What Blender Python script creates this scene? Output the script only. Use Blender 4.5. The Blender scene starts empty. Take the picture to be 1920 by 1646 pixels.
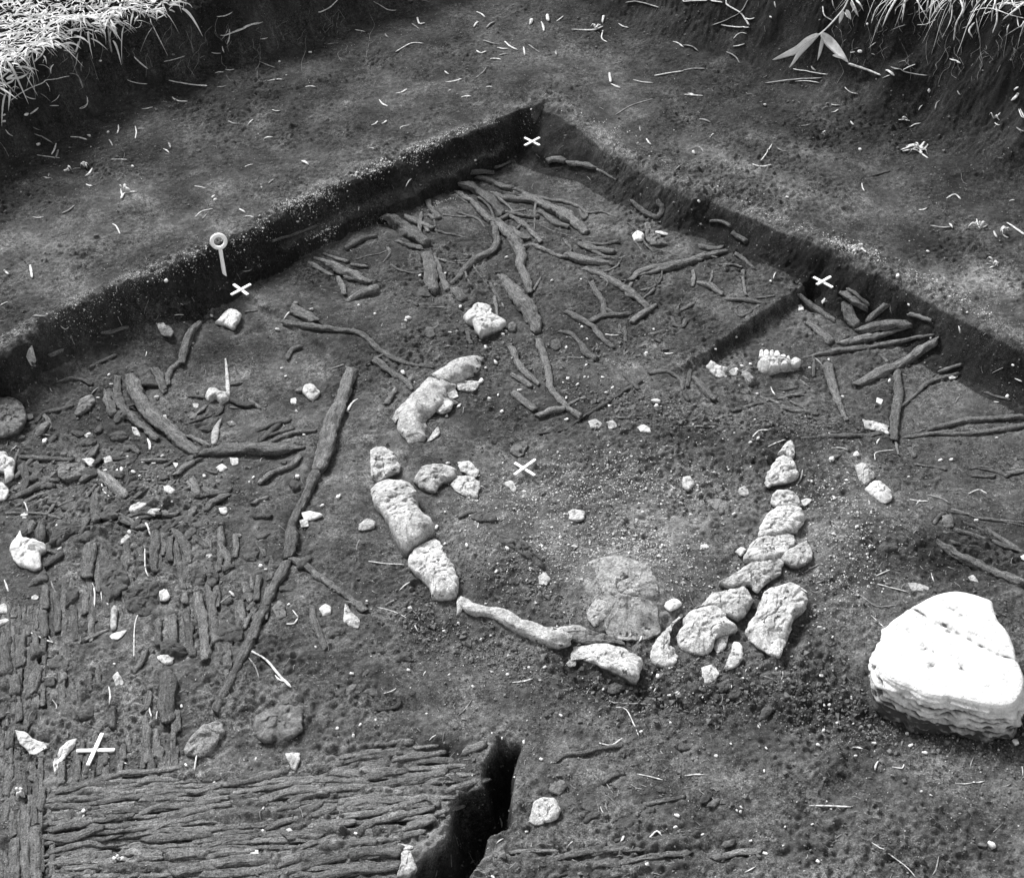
import bpy, math, random
import numpy as np

# ------------------------------------------------------------------ camera, sky, sun, exposure
scene = bpy.context.scene
COL = scene.collection
CF, CX, CY, CZ, RX, RY, RZ = 2673.667, .0827282, -2.9222222, 1.8872179, .888685743, .0317782254, .0219772508
cam_d = bpy.data.cameras.new("camera"); cam = bpy.data.objects.new("camera", cam_d); COL.objects.link(cam)
cam.location = (CX, CY, CZ); cam.rotation_euler = (RX, RY, RZ)
cam_d.sensor_fit = 'HORIZONTAL'; cam_d.sensor_width = 36.0; cam_d.lens = CF / 1920.0 * 36.0
cam_d.clip_start = .05; cam_d.clip_end = 200
scene.camera = cam

SUN_EL, SUN_AZ = math.radians(44), math.radians(124)      # azimuth counted from +x: behind the trench, to the left
SUN_DIR = np.array([math.cos(SUN_EL)*math.cos(SUN_AZ), math.cos(SUN_EL)*math.sin(SUN_AZ), math.sin(SUN_EL)])
world = bpy.data.worlds.new("World"); scene.world = world; world.use_nodes = True
nt = world.node_tree; nt.nodes.clear()
sky = nt.nodes.new('ShaderNodeTexSky'); sky.sky_type = 'NISHITA'; sky.sun_disc = False
sky.sun_elevation = SUN_EL; sky.sun_rotation = math.pi/2 - SUN_AZ
bw = nt.nodes.new('ShaderNodeRGBToBW')                    # black and white film
bg = nt.nodes.new('ShaderNodeBackground'); bg.inputs['Strength'].default_value = .145
wo = nt.nodes.new('ShaderNodeOutputWorld')
nt.links.new(sky.outputs[0], bw.inputs[0]); nt.links.new(bw.outputs[0], bg.inputs['Color']); nt.links.new(bg.outputs[0], wo.inputs[0])
sun_d = bpy.data.lights.new("sun", 'SUN'); sun_d.energy = 3.0; sun_d.angle = math.radians(16); sun_d.color = (1, 1, 1)
sun = bpy.data.objects.new("sun", sun_d); COL.objects.link(sun)
sun.rotation_euler = (math.pi/2 - SUN_EL, 0, SUN_AZ + math.pi/2)
scene.view_settings.view_transform = 'Standard'; scene.view_settings.look = 'None'
scene.view_settings.exposure = 1.25; scene.view_settings.gamma = 1.0
scene.cycles.max_bounces = 4; scene.cycles.diffuse_bounces = 2

rng = np.random.default_rng(7); random.seed(7)

# ------------------------------------------------------------------ pixel <-> world
def _rot():
    c, s = math.cos, math.sin
    X = np.array([[1,0,0],[0,c(RX),-s(RX)],[0,s(RX),c(RX)]]); Y = np.array([[c(RY),0,s(RY)],[0,1,0],[-s(RY),0,c(RY)]])
    Z = np.array([[c(RZ),-s(RZ),0],[s(RZ),c(RZ),0],[0,0,1]]); return Z @ Y @ X
RM = _rot(); CP = np.array([CX, CY, CZ])
def ray(px, py): return RM @ np.array([(px-960)/CF, (823-py)/CF, -1.0])
def un(px, py, z=0.0):
    d = ray(px, py); return CP + d*((z-CZ)/d[2])
def to_px(P):
    c = (np.asarray(P)-CP) @ RM; return 960+CF*c[...,0]/-c[...,2], 823-CF*c[...,1]/-c[...,2]
def mpp(P): return -((np.asarray(P)-CP) @ RM)[...,2]/CF       # metres per photo pixel there
TILES = {'A':(0,0,2.939),'B':(640,0,2.939),'C':(1280,0,2.939),'D':(0,540,2.939),'E':(640,540,2.939),'F':(1280,540,2.939),
 'G':(0,1086,2.939),'H':(640,1086,2.939),'I':(1280,1086,2.939),'P':(0,0,1),'Q':(1060,360,3.84),'R':(440,380,4.174),'S':(1280,660,3.84),'T':(1480,520,4.364),'M':(1500,840,4.571),'N':(0,640,4.174),'O':(0,820,4.8),'U':(0,930,5.878),'V':(220,960,5.878),
 'W':(0,1180,4.571),'X':(0,1400,4.8),'Y':(380,1380,3.31),'Z':(1040,960,3.692),'K':(0,0,5.818),'L':(1500,0,4.571)}
def tp(t, x, y): o = TILES[t]; return (o[0]+x/o[2], o[1]+y/o[2])

# ------------------------------------------------------------------ noise
def smooth(a, b, x): t = np.clip((x-a)/(b-a), 0, 1); return t*t*(3-2*t)
def _bs(f): return ((1-f)**3/6, (3*f**3-6*f**2+4)/6, (-3*f**3+3*f**2+3*f+1)/6, f**3/6)
def gnoise(X, Y, cell, seed, cy=None):
    """smooth random field of cell size CELL on the rectilinear grid X x Y, about -1..1"""
    cy = cy or cell; r = np.random.default_rng(seed)
    x = (X-X[0])/cell + .37; y = (Y-Y[0])/cy + .61
    ix = np.floor(x).astype(int); iy = np.floor(y).astype(int)
    Lt = r.standard_normal((iy.max()+5, ix.max()+5)).astype(np.float32)
    A = sum(Lt[:, ix+k]*w.astype(np.float32) for k, w in enumerate(_bs(x-ix)))
    return sum(A[iy+k]*w.astype(np.float32)[:, None] for k, w in enumerate(_bs(y-iy)))*1.6
def h3(i, j, k, s):
    n = (i*374761393 + j*668265263 + k*2147483647 + s*974634777) & 0xffffffff
    n = ((n ^ (n >> 13))*1274126177) & 0xffffffff
    return ((n ^ (n >> 16)) & 0xffff)/32767.5 - 1
def n3(P, scale, s=0):
    p = np.asarray(P)*scale + 100.5; i = np.floor(p).astype(np.int64); f = p-i; f = f*f*(3-2*f); o = 0
    for a in (0,1):
        for b in (0,1):
            for c in (0,1):
                w = (f[:,0] if a else 1-f[:,0])*(f[:,1] if b else 1-f[:,1])*(f[:,2] if c else 1-f[:,2])
                o = o + w*h3(i[:,0]+a, i[:,1]+b, i[:,2]+c, s)
    return o
def fb3(P, scale, octv=3, s=0):
    return sum(n3(P, scale*2.1**o, s+o*7)*.5**o for o in range(octv))

# ------------------------------------------------------------------ materials
def mat(name, build):
    m = bpy.data.materials.new(name); m.use_nodes = True; t = m.node_tree; t.nodes.clear()
    out = t.nodes.new('ShaderNodeOutputMaterial'); b = t.nodes.new('ShaderNodeBsdfPrincipled'); t.links.new(b.outputs[0], out.inputs[0])
    b.inputs['Specular IOR Level'].default_value = .25
    build(t, b); return m
def nd(t, typ, **kw):
    n = t.nodes.new('ShaderNode'+typ)
    for k, v in kw.items():
        if k in n.inputs: n.inputs[k].default_value = v
        else: setattr(n, k, v)
    return n
def tex(t, scale, detail=4, rough=.6, vec=None):
    n = nd(t, 'TexNoise'); n.inputs['Scale'].default_value = scale; n.inputs['Detail'].default_value = detail; n.inputs['Roughness'].default_value = rough
    if vec: t.links.new(vec, n.inputs['Vector'])
    return n.outputs['Fac']
def rng_(t, x, a, b, c, d):
    n = nd(t, 'MapRange'); n.inputs['From Min'].default_value = a; n.inputs['From Max'].default_value = b
    n.inputs['To Min'].default_value = c; n.inputs['To Max'].default_value = d; t.links.new(x, n.inputs['Value']); return n.outputs[0]
def mth(t, op, a, b=None, clamp=False):
    n = nd(t, 'Math'); n.operation = op; n.use_clamp = clamp
    for i, v in enumerate((a, b)):
        if v is None: continue
        if isinstance(v, (int, float)): n.inputs[i].default_value = v
        else: t.links.new(v, n.inputs[i])
    return n.outputs[0]
def pos(t): return nd(t, 'NewGeometry').outputs['Position']
def bump(t, b, h, strength, dist):
    n = nd(t, 'Bump'); n.inputs['Strength'].default_value = strength; n.inputs['Distance'].default_value = dist
    t.links.new(h, n.inputs['Height']); t.links.new(n.outputs[0], b.inputs['Normal'])
def attr(t, name): n = nd(t, 'Attribute'); n.attribute_name = name; return n.outputs['Fac']
def grey(t, b, v): t.links.new(v, b.inputs['Base Color'])

def b_soil(t, b):
    p = pos(t)
    base = attr(t, 'soil'); fleck = attr(t, 'fleck')
    m1 = rng_(t, tex(t, 95, 6, .72, p), .34, .66, .38, 1.75)
    m2 = rng_(t, tex(t, 330, 3, .7, p), .33, .67, .42, 1.65)
    m2 = mth(t, 'MULTIPLY', m2, rng_(t, tex(t, 190, 2, .8, p), .36, .60, .72, 1.12))
    am = rng_(t, tex(t, 11, 3, .6, p), .38, .62, .38, 1.0)       # smeared damp patches against crumbly ones
    v = mth(t, 'MULTIPLY', base, mth(t, 'ADD', mth(t, 'MULTIPLY', mth(t, 'MULTIPLY', m1, m2), am), mth(t, 'MULTIPLY', mth(t, 'SUBTRACT', 1, am), .95)))
    # pale mineral flecks and root crumbs in the peat; "fleck" says where the crust is rich in them
    f = tex(t, 420, 2, .5, p); thr = mth(t, 'SUBTRACT', .735, fleck)
    fl = mth(t, 'MULTIPLY', mth(t, 'SUBTRACT', f, thr), 14, True)
    v = mth(t, 'ADD', v, mth(t, 'MULTIPLY', fl, .28))
    v = mth(t, 'MAXIMUM', v, .006)
    grey(t, b, v); b.inputs['Roughness'].default_value = .95; b.inputs['Specular IOR Level'].default_value = .12
    bump(t, b, mth(t, 'ADD', tex(t, 260, 5, .7, p), mth(t, 'MULTIPLY', tex(t, 700, 2, .6, p), .5)), 1.0, .006)
M_soil = mat('peat_soil', b_soil)
def wood(name, lo, hi):
    def f(t, b):
        p = pos(t); g = attr(t, 'grain')
        ga = nd(t, 'Attribute'); ga.attribute_name = 'gv'; fib = tex(t, 330, 5, .7, ga.outputs['Vector'])
        oi = nd(t, 'ObjectInfo'); rnd = rng_(t, oi.outputs['Random'], 0, 1, .74, 1.2)
        n = tex(t, 150, 6, .74, p)
        v = mth(t, 'ADD', rng_(t, n, .3, .7, lo, hi), mth(t, 'MULTIPLY', g, (hi-lo)*.3))
        pit = rng_(t, tex(t, 340, 2, .5, p), .33, .42, .35, 1)
        v = mth(t, 'MULTIPLY', v, pit)
        v = mth(t, 'MULTIPLY', mth(t, 'MULTIPLY', v, rnd), rng_(t, fib, .34, .66, .5, 1.45))
        v = mth(t, 'MULTIPLY', v, rng_(t, tex(t, 420, 3, .7, p), .33, .67, .6, 1.4))
        # soil still clinging in patches
        s = rng_(t, tex(t, 28, 4, .6, p), .5, .64, 1, .75)
        v = mth(t, 'MAXIMUM', mth(t, 'MULTIPLY', v, s), .008)
        grey(t, b, v); b.inputs['Roughness'].default_value = .8
        bump(t, b, mth(t, 'ADD', mth(t, 'ADD', tex(t, 240, 5, .72, p), mth(t, 'MULTIPLY', g, .3)), mth(t, 'MULTIPLY', fib, .9)), 1.0, .006)
    return mat(name, f)
M_wood = wood('peat_stained_wood', .085, .20)
M_wood_dark = wood('dark_wet_wood', .045, .12)
M_wood_pale = wood('pale_decayed_wood', .12, .34)
def stone(name, lo, hi, pitv=.15, edge=True, mot=.5):
    def f(t, b):
        p = pos(t)
        v = rng_(t, tex(t, 48, 8, .74, p), .36, .62, lo, hi)
        v = mth(t, 'MULTIPLY', v, rng_(t, tex(t, 230, 5, .75, p), .34, .6, mot, 1.12))
        vo = nd(t, 'TexVoronoi'); vo.feature = 'DISTANCE_TO_EDGE'; vo.inputs['Scale'].default_value = 26; nn = nd(t, 'TexNoise'); nn.inputs['Scale'].default_value = 30; t.links.new(p, nn.inputs['Vector'])
        mx = nd(t, 'VectorMath'); mx.operation = 'MULTIPLY_ADD'; t.links.new(nn.outputs['Color'], mx.inputs[0]); mx.inputs[1].default_value = (.035, .035, .035); t.links.new(p, mx.inputs[2]); t.links.new(mx.outputs[0], vo.inputs['Vector'])
        crk = rng_(t, vo.outputs['Distance'], .0, .035, 0, 1) if edge else None
        if edge: v = mth(t, 'MULTIPLY', v, mth(t, 'ADD', mth(t, 'MULTIPLY', mth(t, 'POWER', crk, .5, True), .22), .78))
        oi = nd(t, 'ObjectInfo'); v = mth(t, 'MULTIPLY', v, rng_(t, oi.outputs['Random'], 0, 1, .82, 1.18))
        pit = rng_(t, tex(t, 75, 3, .55, p), .3, .36, pitv, 1)
        v = mth(t, 'MULTIPLY', v, pit)
        # peat rubbed into the lower part, on the boulder also painted shade: attribute "dirt"
        d = mth(t, 'MULTIPLY', mth(t, 'ADD', attr(t, 'dirt_shade'), mth(t, 'SUBTRACT', tex(t, 60, 4, .6, p), .5)), 1.6, True)
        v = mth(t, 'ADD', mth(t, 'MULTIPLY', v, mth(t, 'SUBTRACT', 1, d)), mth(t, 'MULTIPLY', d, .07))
        grey(t, b, v); b.inputs['Roughness'].default_value = .85
        hh = mth(t, 'ADD', tex(t, 90, 7, .75, p), mth(t, 'MULTIPLY', pit, .3))
        if edge: hh = mth(t, 'ADD', hh, mth(t, 'MULTIPLY', crk, .10))
        bump(t, b, hh, 1.0, .009)
    return mat(name, f)
M_lime = stone('weathered_limestone', .32, .76)
M_white = stone('bleached_limestone', .5, .8, .85, False, .75)
M_boulder = stone('white_boulder_stone', .70, .84, .7, False, .88)
M_grey = stone('grey_stone', .08, .24, .3, False)
M_bone = stone('old_bone', .3, .7, .5, False)
M_clod = stone('peat_clod', .05, .125, .3, False)
def b_straw(t, b):
    v = rng_(t, tex(t, 160, 3, .6, pos(t)), .3, .7, .22, .66); grey(t, b, v); b.inputs['Roughness'].default_value = .7
M_straw = mat('dry_straw', b_straw)
def b_grass(t, b):
    v = rng_(t, tex(t, 40, 3, .6, pos(t)), .3, .7, .55, .92); grey(t, b, v); b.inputs['Roughness'].default_value = .6
M_grass = mat('pale_dry_grass', b_grass)
_t = M_grass.node_tree; _b = [n for n in _t.nodes if n.type == 'BSDF_PRINCIPLED'][0]; _o = [n for n in _t.nodes if n.type == 'OUTPUT_MATERIAL'][0]
_tr = _t.nodes.new('ShaderNodeBsdfTranslucent'); _tr.inputs[0].default_value = (.75, .75, .75, 1); _mx = _t.nodes.new('ShaderNodeMixShader'); _mx.inputs[0].default_value = .35
_t.links.new(_b.outputs[0], _mx.inputs[1]); _t.links.new(_tr.outputs[0], _mx.inputs[2]); _t.links.new(_mx.outputs[0], _o.inputs[0])
def b_fib(t, b):
    v = rng_(t, tex(t, 90, 3, .6, pos(t)), .3, .7, .08, .3); grey(t, b, v); b.inputs['Roughness'].default_value = .8
M_fibre = mat('dull_root_fibre', b_fib)
def b_paint(t, b):
    v = rng_(t, tex(t, 220, 4, .7, pos(t)), .25, .5, .62, .9); grey(t, b, v); b.inputs['Roughness'].default_value = .45
M_paint = mat('white_paint', b_paint)
def b_pg(t, b):
    v = rng_(t, tex(t, 60, 3, .6, pos(t)), .3, .7, .2, .6); grey(t, b, v); b.inputs['Roughness'].default_value = .9
M_grit = mat('pale_grit', b_pg)
def b_crumb(t, b):
    v = rng_(t, tex(t, 150, 3, .7, pos(t)), .3, .7, .035, .17); grey(t, b, v); b.inputs['Roughness'].default_value = .95
M_crumb = mat('peat_crumb', b_crumb)
def b_chip(t, b):
    v = rng_(t, tex(t, 110, 4, .7, pos(t)), .3, .65, .2, .7); grey(t, b, v); b.inputs['Roughness'].default_value = .8
M_chip = mat('pale_chip', b_chip)
M_mat = wood('mat_wood', .10, .25)
M_dull = stone('dull_limestone', .17, .52)
MATS = dict(mat=M_mat, dull=M_dull, wood=M_wood, dark=M_wood_dark, pale=M_wood_pale, lime=M_lime, white=M_white, boulder=M_boulder, grey=M_grey, bone=M_bone, clod=M_clod, straw=M_straw, fibre=M_fibre, chip=M_chip)

# ------------------------------------------------------------------ mesh helpers
def mesh_obj(name, V, F, m, parent=None, attrs=None, smooth_=True, origin=None):
    """link one mesh; F is an int array (n,3) or (n,4) or a list of such arrays"""
    V = np.asarray(V, np.float64)
    if origin is None: origin = np.array([V[:,0].mean(), V[:,1].mean(), V[:,2].min()])
    Fs = [np.asarray(f, np.int32) for f in (F if isinstance(F, list) else [F]) if len(f)]
    me = bpy.data.meshes.new(name)
    me.vertices.add(len(V)); me.vertices.foreach_set('co', (V-origin).astype(np.float32).ravel())
    idx = np.concatenate([f.ravel() for f in Fs]); cnt = np.concatenate([np.full(len(f), f.shape[1]) for f in Fs])
    me.loops.add(len(idx)); me.loops.foreach_set('vertex_index', idx.astype(np.int32))
    me.polygons.add(len(cnt)); me.polygons.foreach_set('loop_start', np.concatenate([[0], np.cumsum(cnt)[:-1]]).astype(np.int32))
    me.polygons.foreach_set('loop_total', cnt.astype(np.int32))
    me.polygons.foreach_set('use_smooth', np.full(len(cnt), smooth_))
    attrs = dict(attrs or {})
    if 'grain' in attrs and np.ndim(attrs['grain']) == 2:
        gg = attrs['grain']; attrs['grain'] = gg[:, 0]; a = me.attributes.new('gv', 'FLOAT_VECTOR', 'POINT'); a.data.foreach_set('vector', gg[:, 1:].astype(np.float32).ravel())
    for k, v in attrs.items():
        a = me.attributes.new(k, 'FLOAT', 'POINT'); a.data.foreach_set('value', np.asarray(v, np.float32))
    me.update(); me.validate()
    me.materials.append(m)
    o = bpy.data.objects.new(name, me); COL.objects.link(o); o.location = origin
    if parent is not None:
        o.parent = parent; o.location = np.array(origin)-np.array(parent.location)
    return o
def catmull(P, step):
    P = np.asarray(P, float)
    if len(P) < 2: return P
    L = np.linalg.norm(np.diff(P[:, :3], axis=0), axis=1); out = []
    Q = np.vstack([2*P[0]-P[1], P, 2*P[-1]-P[-2]])
    for i in range(len(P)-1):
        n = max(2, int(math.ceil(L[i]/step))); t = (np.arange(n)/n)[:, None]
        a, b, c, d = Q[i], Q[i+1], Q[i+2], Q[i+3]
        out.append(.5*((2*b)+(-a+c)*t+(2*a-5*b+4*c-d)*t*t+(-a+3*b-3*c+d)*t**3))
    out.append(P[-1:]); return np.vstack(out)
def tube(P, flat=.8, rough=.16, ns=12, taper=(.6, .6), seed=0, grain=True):
    """P: rows x,y,z,r along a stick -> closed rough tube"""
    P = P.copy(); n = len(P); T = np.gradient(P[:, :3], axis=0); T /= np.linalg.norm(T, axis=1)[:, None]+1e-9
    up = np.array([0,0,1.]); S = np.cross(T, up); ln = np.linalg.norm(S, axis=1)[:, None]
    S = np.where(ln > .2, S/np.maximum(ln, 1e-6), np.array([1., 0, 0])); N = np.cross(S, T)
    s = np.concatenate([[0], np.cumsum(np.linalg.norm(np.diff(P[:, :3], axis=0), axis=1))]); R = P[:, 3].copy(); Rm = R.mean()
    e = min(.35*s[-1], 1.2*Rm)+1e-6
    R = R*(taper[0]+(1-taper[0])*np.sqrt(np.clip(s/e, 0, 1)))*(taper[1]+(1-taper[1])*np.sqrt(np.clip((s[-1]-s)/e, 0, 1)))
    a = (np.arange(ns)+.5*(rough > .18))/ns*2*math.pi; ca, sa = np.cos(a), np.sin(a); e_ = .72 if rough > .18 else 1.0
    cx_, sx_ = np.sign(ca)*np.abs(ca)**e_, np.sign(sa)*np.abs(sa)**e_
    K = np.stack([np.repeat(ca[None]*1.3, n, 0), np.repeat(sa[None]*1.3, n, 0), np.repeat((s/Rm*.35)[:, None], ns, 1)], -1).reshape(-1, 3)
    K2 = K*np.array([3.2, 3.2, .55])
    nz = (n3(K, 1, seed)+.6*n3(K*np.array([1, 1, 1.6]), 2.1, seed+3)+.4*n3(K, 5.3, seed+4)).reshape(n, ns); gz = n3(K2, 1, seed+9).reshape(n, ns)
    rr = R[:, None]*(1+.16*n3(np.stack([s/Rm*.5, s*0, s*0], 1), 1, seed+20)[:, None]+rough*nz+rough*.7*gz)
    V = P[:, None, :3] + S[:, None]*(rr*cx_)[..., None] + N[:, None]*(rr*sx_*flat)[..., None]
    cut = R[:, None]*.9*(np.cos(a[None]+seed)*.8+n3(np.stack([a*2, a*0, a*0], 1), 1.0, seed+6)[None]*.9); fe = np.exp(-((np.arange(n)/1.6)**2))[:, None]; fe2 = fe[::-1]
    if rough > .12: V = V + T[:, None]*(cut*(fe-fe2*.9))[..., None]
    V = V.reshape(-1, 3); V = np.vstack([V, V[:ns].mean(0), V[-ns:].mean(0)])
    i = np.arange(n-1)[:, None]*ns; j = np.arange(ns)[None]; j2 = (j+1) % ns
    Q = np.stack([i+j, i+j2, i+ns+j2, i+ns+j], -1).reshape(-1, 4)
    c0, c1 = len(V)-2, len(V)-1; j = j[0]; j2 = j2[0]
    Tr = np.vstack([np.stack([np.full(ns, c0), j2, j], -1), np.stack([np.full(ns, c1), (n-1)*ns+j, (n-1)*ns+j2], -1)])
    rb = R[:, None]+0*a[None]; GV = np.stack([gz, rb*ca[None]+seed*.13, rb*sa[None]+seed*.07, np.repeat((s*.13)[:, None], ns, 1)], -1).reshape(-1, 4)
    return V, Q, Tr, np.vstack([GV, [[-1, *P[0, :3]], [-1, *P[-1, :3]]]])
def join(parts):
    V, Q, T, G, o = [], [], [], [], 0
    for v, q, t, g in parts:
        V.append(v); Q.append(q+o); T.append(t+o); G.append(g); o += len(v)
    return np.vstack(V), np.vstack(Q), np.vstack(T), np.vstack(G)
def setp(o, label=None, cat=None, group=None, kind=None):
    if label: o['label'] = label
    if cat: o['category'] = cat
    if group: o['group'] = group
    if kind: o['kind'] = kind
    return o

# ------------------------------------------------------------------ the ground: one sheet
def axis(lo, segs, hi_ext):
    a = [lo]
    for end, st in segs:
        while a[-1] < end: a.append(a[-1]+st)
    st = .006
    while a[-1] < hi_ext: a.append(a[-1]+st); st *= 1.13
    lo_part = []; x = lo; st = .006
    while x > -hi_ext: x -= st; st *= 1.13; lo_part.append(x)
    return np.array(lo_part[::-1]+a)
GX = axis(-1.86, [(-1.2, .003), (1.0, .0021), (1.6, .003)], 14.0)
GY = axis(-1.76, [(.75, .0022), (1.5, .0036)], 14.0)
XX, YY = np.meshgrid(GX, GY); XX = XX.astype(np.float32); YY = YY.astype(np.float32)
def G(cell, seed, cy=None): return gnoise(GX, GY, cell, seed, cy)
K = .70710678; AX, AY = 0.0, .7071
# trench walls: s along the wall from the far corner, t outward
sL = (XX-AX)*-K+(YY-AY)*-K; tL = (XX-AX)*-K+(YY-AY)*K
sR = (XX-AX)*K+(YY-AY)*-K;  tR = (XX-AX)*K+(YY-AY)*K
def st(P, left):
    x, y = P[0]-AX, P[1]-AY
    return (x*-K+y*-K, x*-K+y*K) if left else (x*K-y*K, x*K+y*K)
def edge(pts, z, left): 
    q = sorted(st(un(*p, z), left) for p in pts); return np.array([a for a, b in q]), np.array([b for a, b in q])
HL, HR = .10, .07
Ltop = edge([(1000,195),(880,245),(760,290),(620,350),(560,385),(450,435),(360,480),(250,530),(150,570),(0,655)], HL, True)
Lfoot = edge([(990,285),(900,322),(860,348),(740,402),(600,470),(470,537),(350,590),(200,640),(0,715)], 0, True)
Rtop = edge([(1012,195),(1150,290),(1250,345),(1400,400),(1490,440),(1600,490),(1750,560),(1920,640)], HR, False)
Rfoot = edge([(1020,290),(1110,325),(1200,370),(1300,412),(1400,452),(1530,507),(1580,545),(1700,600),(1920,715)], 0, False)
wob = G(.09, 4)*.005+G(.045, 5)*.006+G(.018, 6)*.0035
tt = np.interp(sL, Ltop[0], Ltop[1]); tf = np.interp(sL, Lfoot[0], np.minimum(Lfoot[1], Ltop[1][0]+.01)); tf = np.minimum(tf, tt-.035)
HB = (HR+(HL-HR)*smooth(.30, -.08, XX))                     # height of the dug-off bench
u = (tL+wob-tf)/np.maximum(tt-tf, .02)
prof_x = np.array([-.6,-.28,-.08,.02,.14,.34,.62,.86,1.0,1.2,1.6]); prof_z = np.array([0,-.05,-.13,.02,.30,.38,.66,.93,1.0,1.03,1.0])
far = smooth(1.05, 1.3, sL)[...]                            # beyond the pin the foot is a plain slope
pz = np.interp(u, prof_x, prof_z); pz2 = np.interp(u, [-2.6,-1.4,-.4,.3,.8,1.15,1.5], [0,.08,.28,.56,.90,1.0,1.0])
ZL = (pz*(1-far)+pz2*far)*HB
tt2 = np.interp(sR, Rtop[0], Rtop[1]); tf2 = np.minimum(np.interp(sR, Rfoot[0], Rfoot[1]), tt2)-.06
cornr = smooth(.3, .05, sR)
uR = (tR+wob-tf2)/np.maximum(tt2-tf2, .03)
ZR = np.interp(uR, [-.6,-.2,.1,.4,.7,.9,1.0,1.25,1.7], [0,.0,.09,.32,.70,.92,.99,1.03,1.0])*HB
Z0 = np.maximum(ZL, ZR)
inside = 1-np.clip(Z0/np.maximum(HB, .01), 0, 1)
bench = smooth(.9, 1.0, np.clip(Z0/HB, 0, 1))
# floor steps left from digging the squares
uD = (XX-.7071)*-K+YY*-K; vD = (XX-.7071)*K+YY*-K
stepR = smooth(-.012, .010, vD+wob*.5)*(1-smooth(.30, .62, uD))
Z0 -= .034*stepR*inside
uB = (XX+.7071)*K+YY*-K; vB = (XX+.7071)*-K+YY*-K
Z0 -= .012*smooth(-.006, .006, vB+wob*.8)*(1-smooth(.25, .5, uB))*inside
# floor swells and hollows (x, y in photo pixels where they lie on the ground, radii in metres, height)
def at(px, py, z=0): p = un(px, py, z); return p[0], p[1]
def blob(px, py, rx, ry, h, rot=0, z=0, p=2):
    x, y = at(px, py, z); c, s = math.cos(rot), math.sin(rot)
    dx, dy = XX-x, YY-y; a = (dx*c+dy*s)/rx; b = (-dx*s+dy*c)/ry
    return h*np.exp(-np.power(a*a+b*b, p/2))
for b in [(980,1050,.16,.13,.022,.4),(1180,1110,.09,.1,.026,0,0,4),(1600,990,.13,.14,.018),(1000,900,.10,.05,-.014),(1280,900,.22,.12,-.008),
          (820,1180,.05,.03,-.014,-.4),(1120,1280,.09,.03,-.018,-.4),(860,1230,.10,.05,-.012),(1560,1290,.14,.06,-.012),(1640,1340,.16,.04,-.02),
          (560,1210,.12,.1,.006),(1480,1490,.05,.04,.012,0,0,4),(1350,1500,.05,.035,.011,0,0,4),(1580,1430,.05,.03,.012),(790,1330,.05,.02,-.014),
          (820,1420,.035,.018,-.014),(840,1410,.03,.02,-.012),(1790,1050,.12,.05,-.012),(230,1585,.05,.02,-.022),(370,690,.08,.05,-.01),(1560,545,.07,.03,-.012),
          (1140,1420,.035,.02,-.013),(1085,1370,.03,.012,.008),(1300,1180,.1,.05,-.008),(500,900,.03,.02,-.008),(80,1000,.02,.015,-.015),(420,790,.08,.05,-.008)]:
    Z0 += blob(*b)
Z0 += (G(.35, 11)*.006+G(.13, 12)*.004)*(.5+.5*inside)
# footprints and heaps on the bench
for b in [(1800,285,.05,.03,-.007,.2,.07,6),(1800,292,.035,.018,.004,.2,.07,6),(1820,345,.055,.04,-.008,-.2,.07,6),(1825,352,.042,.03,.005,-.2,.07,6),
          (1590,395,.03,.022,-.009,0,.07,5),(1680,175,.04,.015,-.012,0,.1,4),(1630,170,.03,.01,-.008,0,.1),(1650,310,.04,.03,-.004,0,.07,6),(800,150,.04,.03,-.006,0,.1),
          (1420,250,.06,.035,-.004,.4,.07,6),(520,190,.05,.03,-.005,0,.1,5),(480,330,.06,.03,-.003,0,.1),(280,160,.05,.02,-.008,.5,.1),(1890,440,.05,.03,.006,0,.07)]:
    Z0 += blob(*b)
Z0 += bench*(G(.09, 14)*.0035+np.maximum(0, G(.05, 15)-.2)*.003)
# loosened crumbly rim of the bench
rimL = np.exp(-((tL-tt-.02)/.022)**2)*(tR > -5)*(sL > -.06); rimR = np.exp(-((tR-tt2-.025)/.03)**2)*(sR > -.06)
rim = np.maximum(rimL*(YY < .9), rimR*(YY < .9)).astype(np.float32)
# pit slot at the bottom of the picture
def poly_sd(pts):
    """signed distance (inside negative) to a world polygon, on the whole grid's sub-window"""
    P = np.array(pts); m = .12
    x0, x1 = np.searchsorted(GX, [P[:,0].min()-m, P[:,0].max()+m]); y0, y1 = np.searchsorted(GY, [P[:,1].min()-m, P[:,1].max()+m])
    return (slice(y0, y1), slice(x0, x1)), sd_poly(XX[y0:y1, x0:x1], YY[y0:y1, x0:x1], P)
def sd_poly(X, Y, P):
    d = np.full(X.shape, 1e9, np.float32); ins = np.zeros(X.shape, bool)
    for i in range(len(P)):
        ax, ay = P[i][:2]; bx, by = P[(i+1) % len(P)][:2]; ex, ey = bx-ax, by-ay; L2 = ex*ex+ey*ey+1e-12
        t = np.clip(((X-ax)*ex+(Y-ay)*ey)/L2, 0, 1); d = np.minimum(d, (X-ax-t*ex)**2+(Y-ay-t*ey)**2)
        if abs(ey) > 1e-12: ins ^= ((ay > Y) != (by > Y)) & (X < ex*(Y-ay)/ey+ax)
    d = np.sqrt(d); return np.where(ins, -d, d)
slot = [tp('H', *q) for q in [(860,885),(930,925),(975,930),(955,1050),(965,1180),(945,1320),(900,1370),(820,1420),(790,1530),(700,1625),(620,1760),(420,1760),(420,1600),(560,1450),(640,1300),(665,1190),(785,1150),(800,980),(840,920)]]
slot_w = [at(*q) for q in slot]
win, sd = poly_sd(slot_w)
sdw = sd+(G(.03, 21)*.004+G(.012, 22)*.002)[win]
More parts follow.
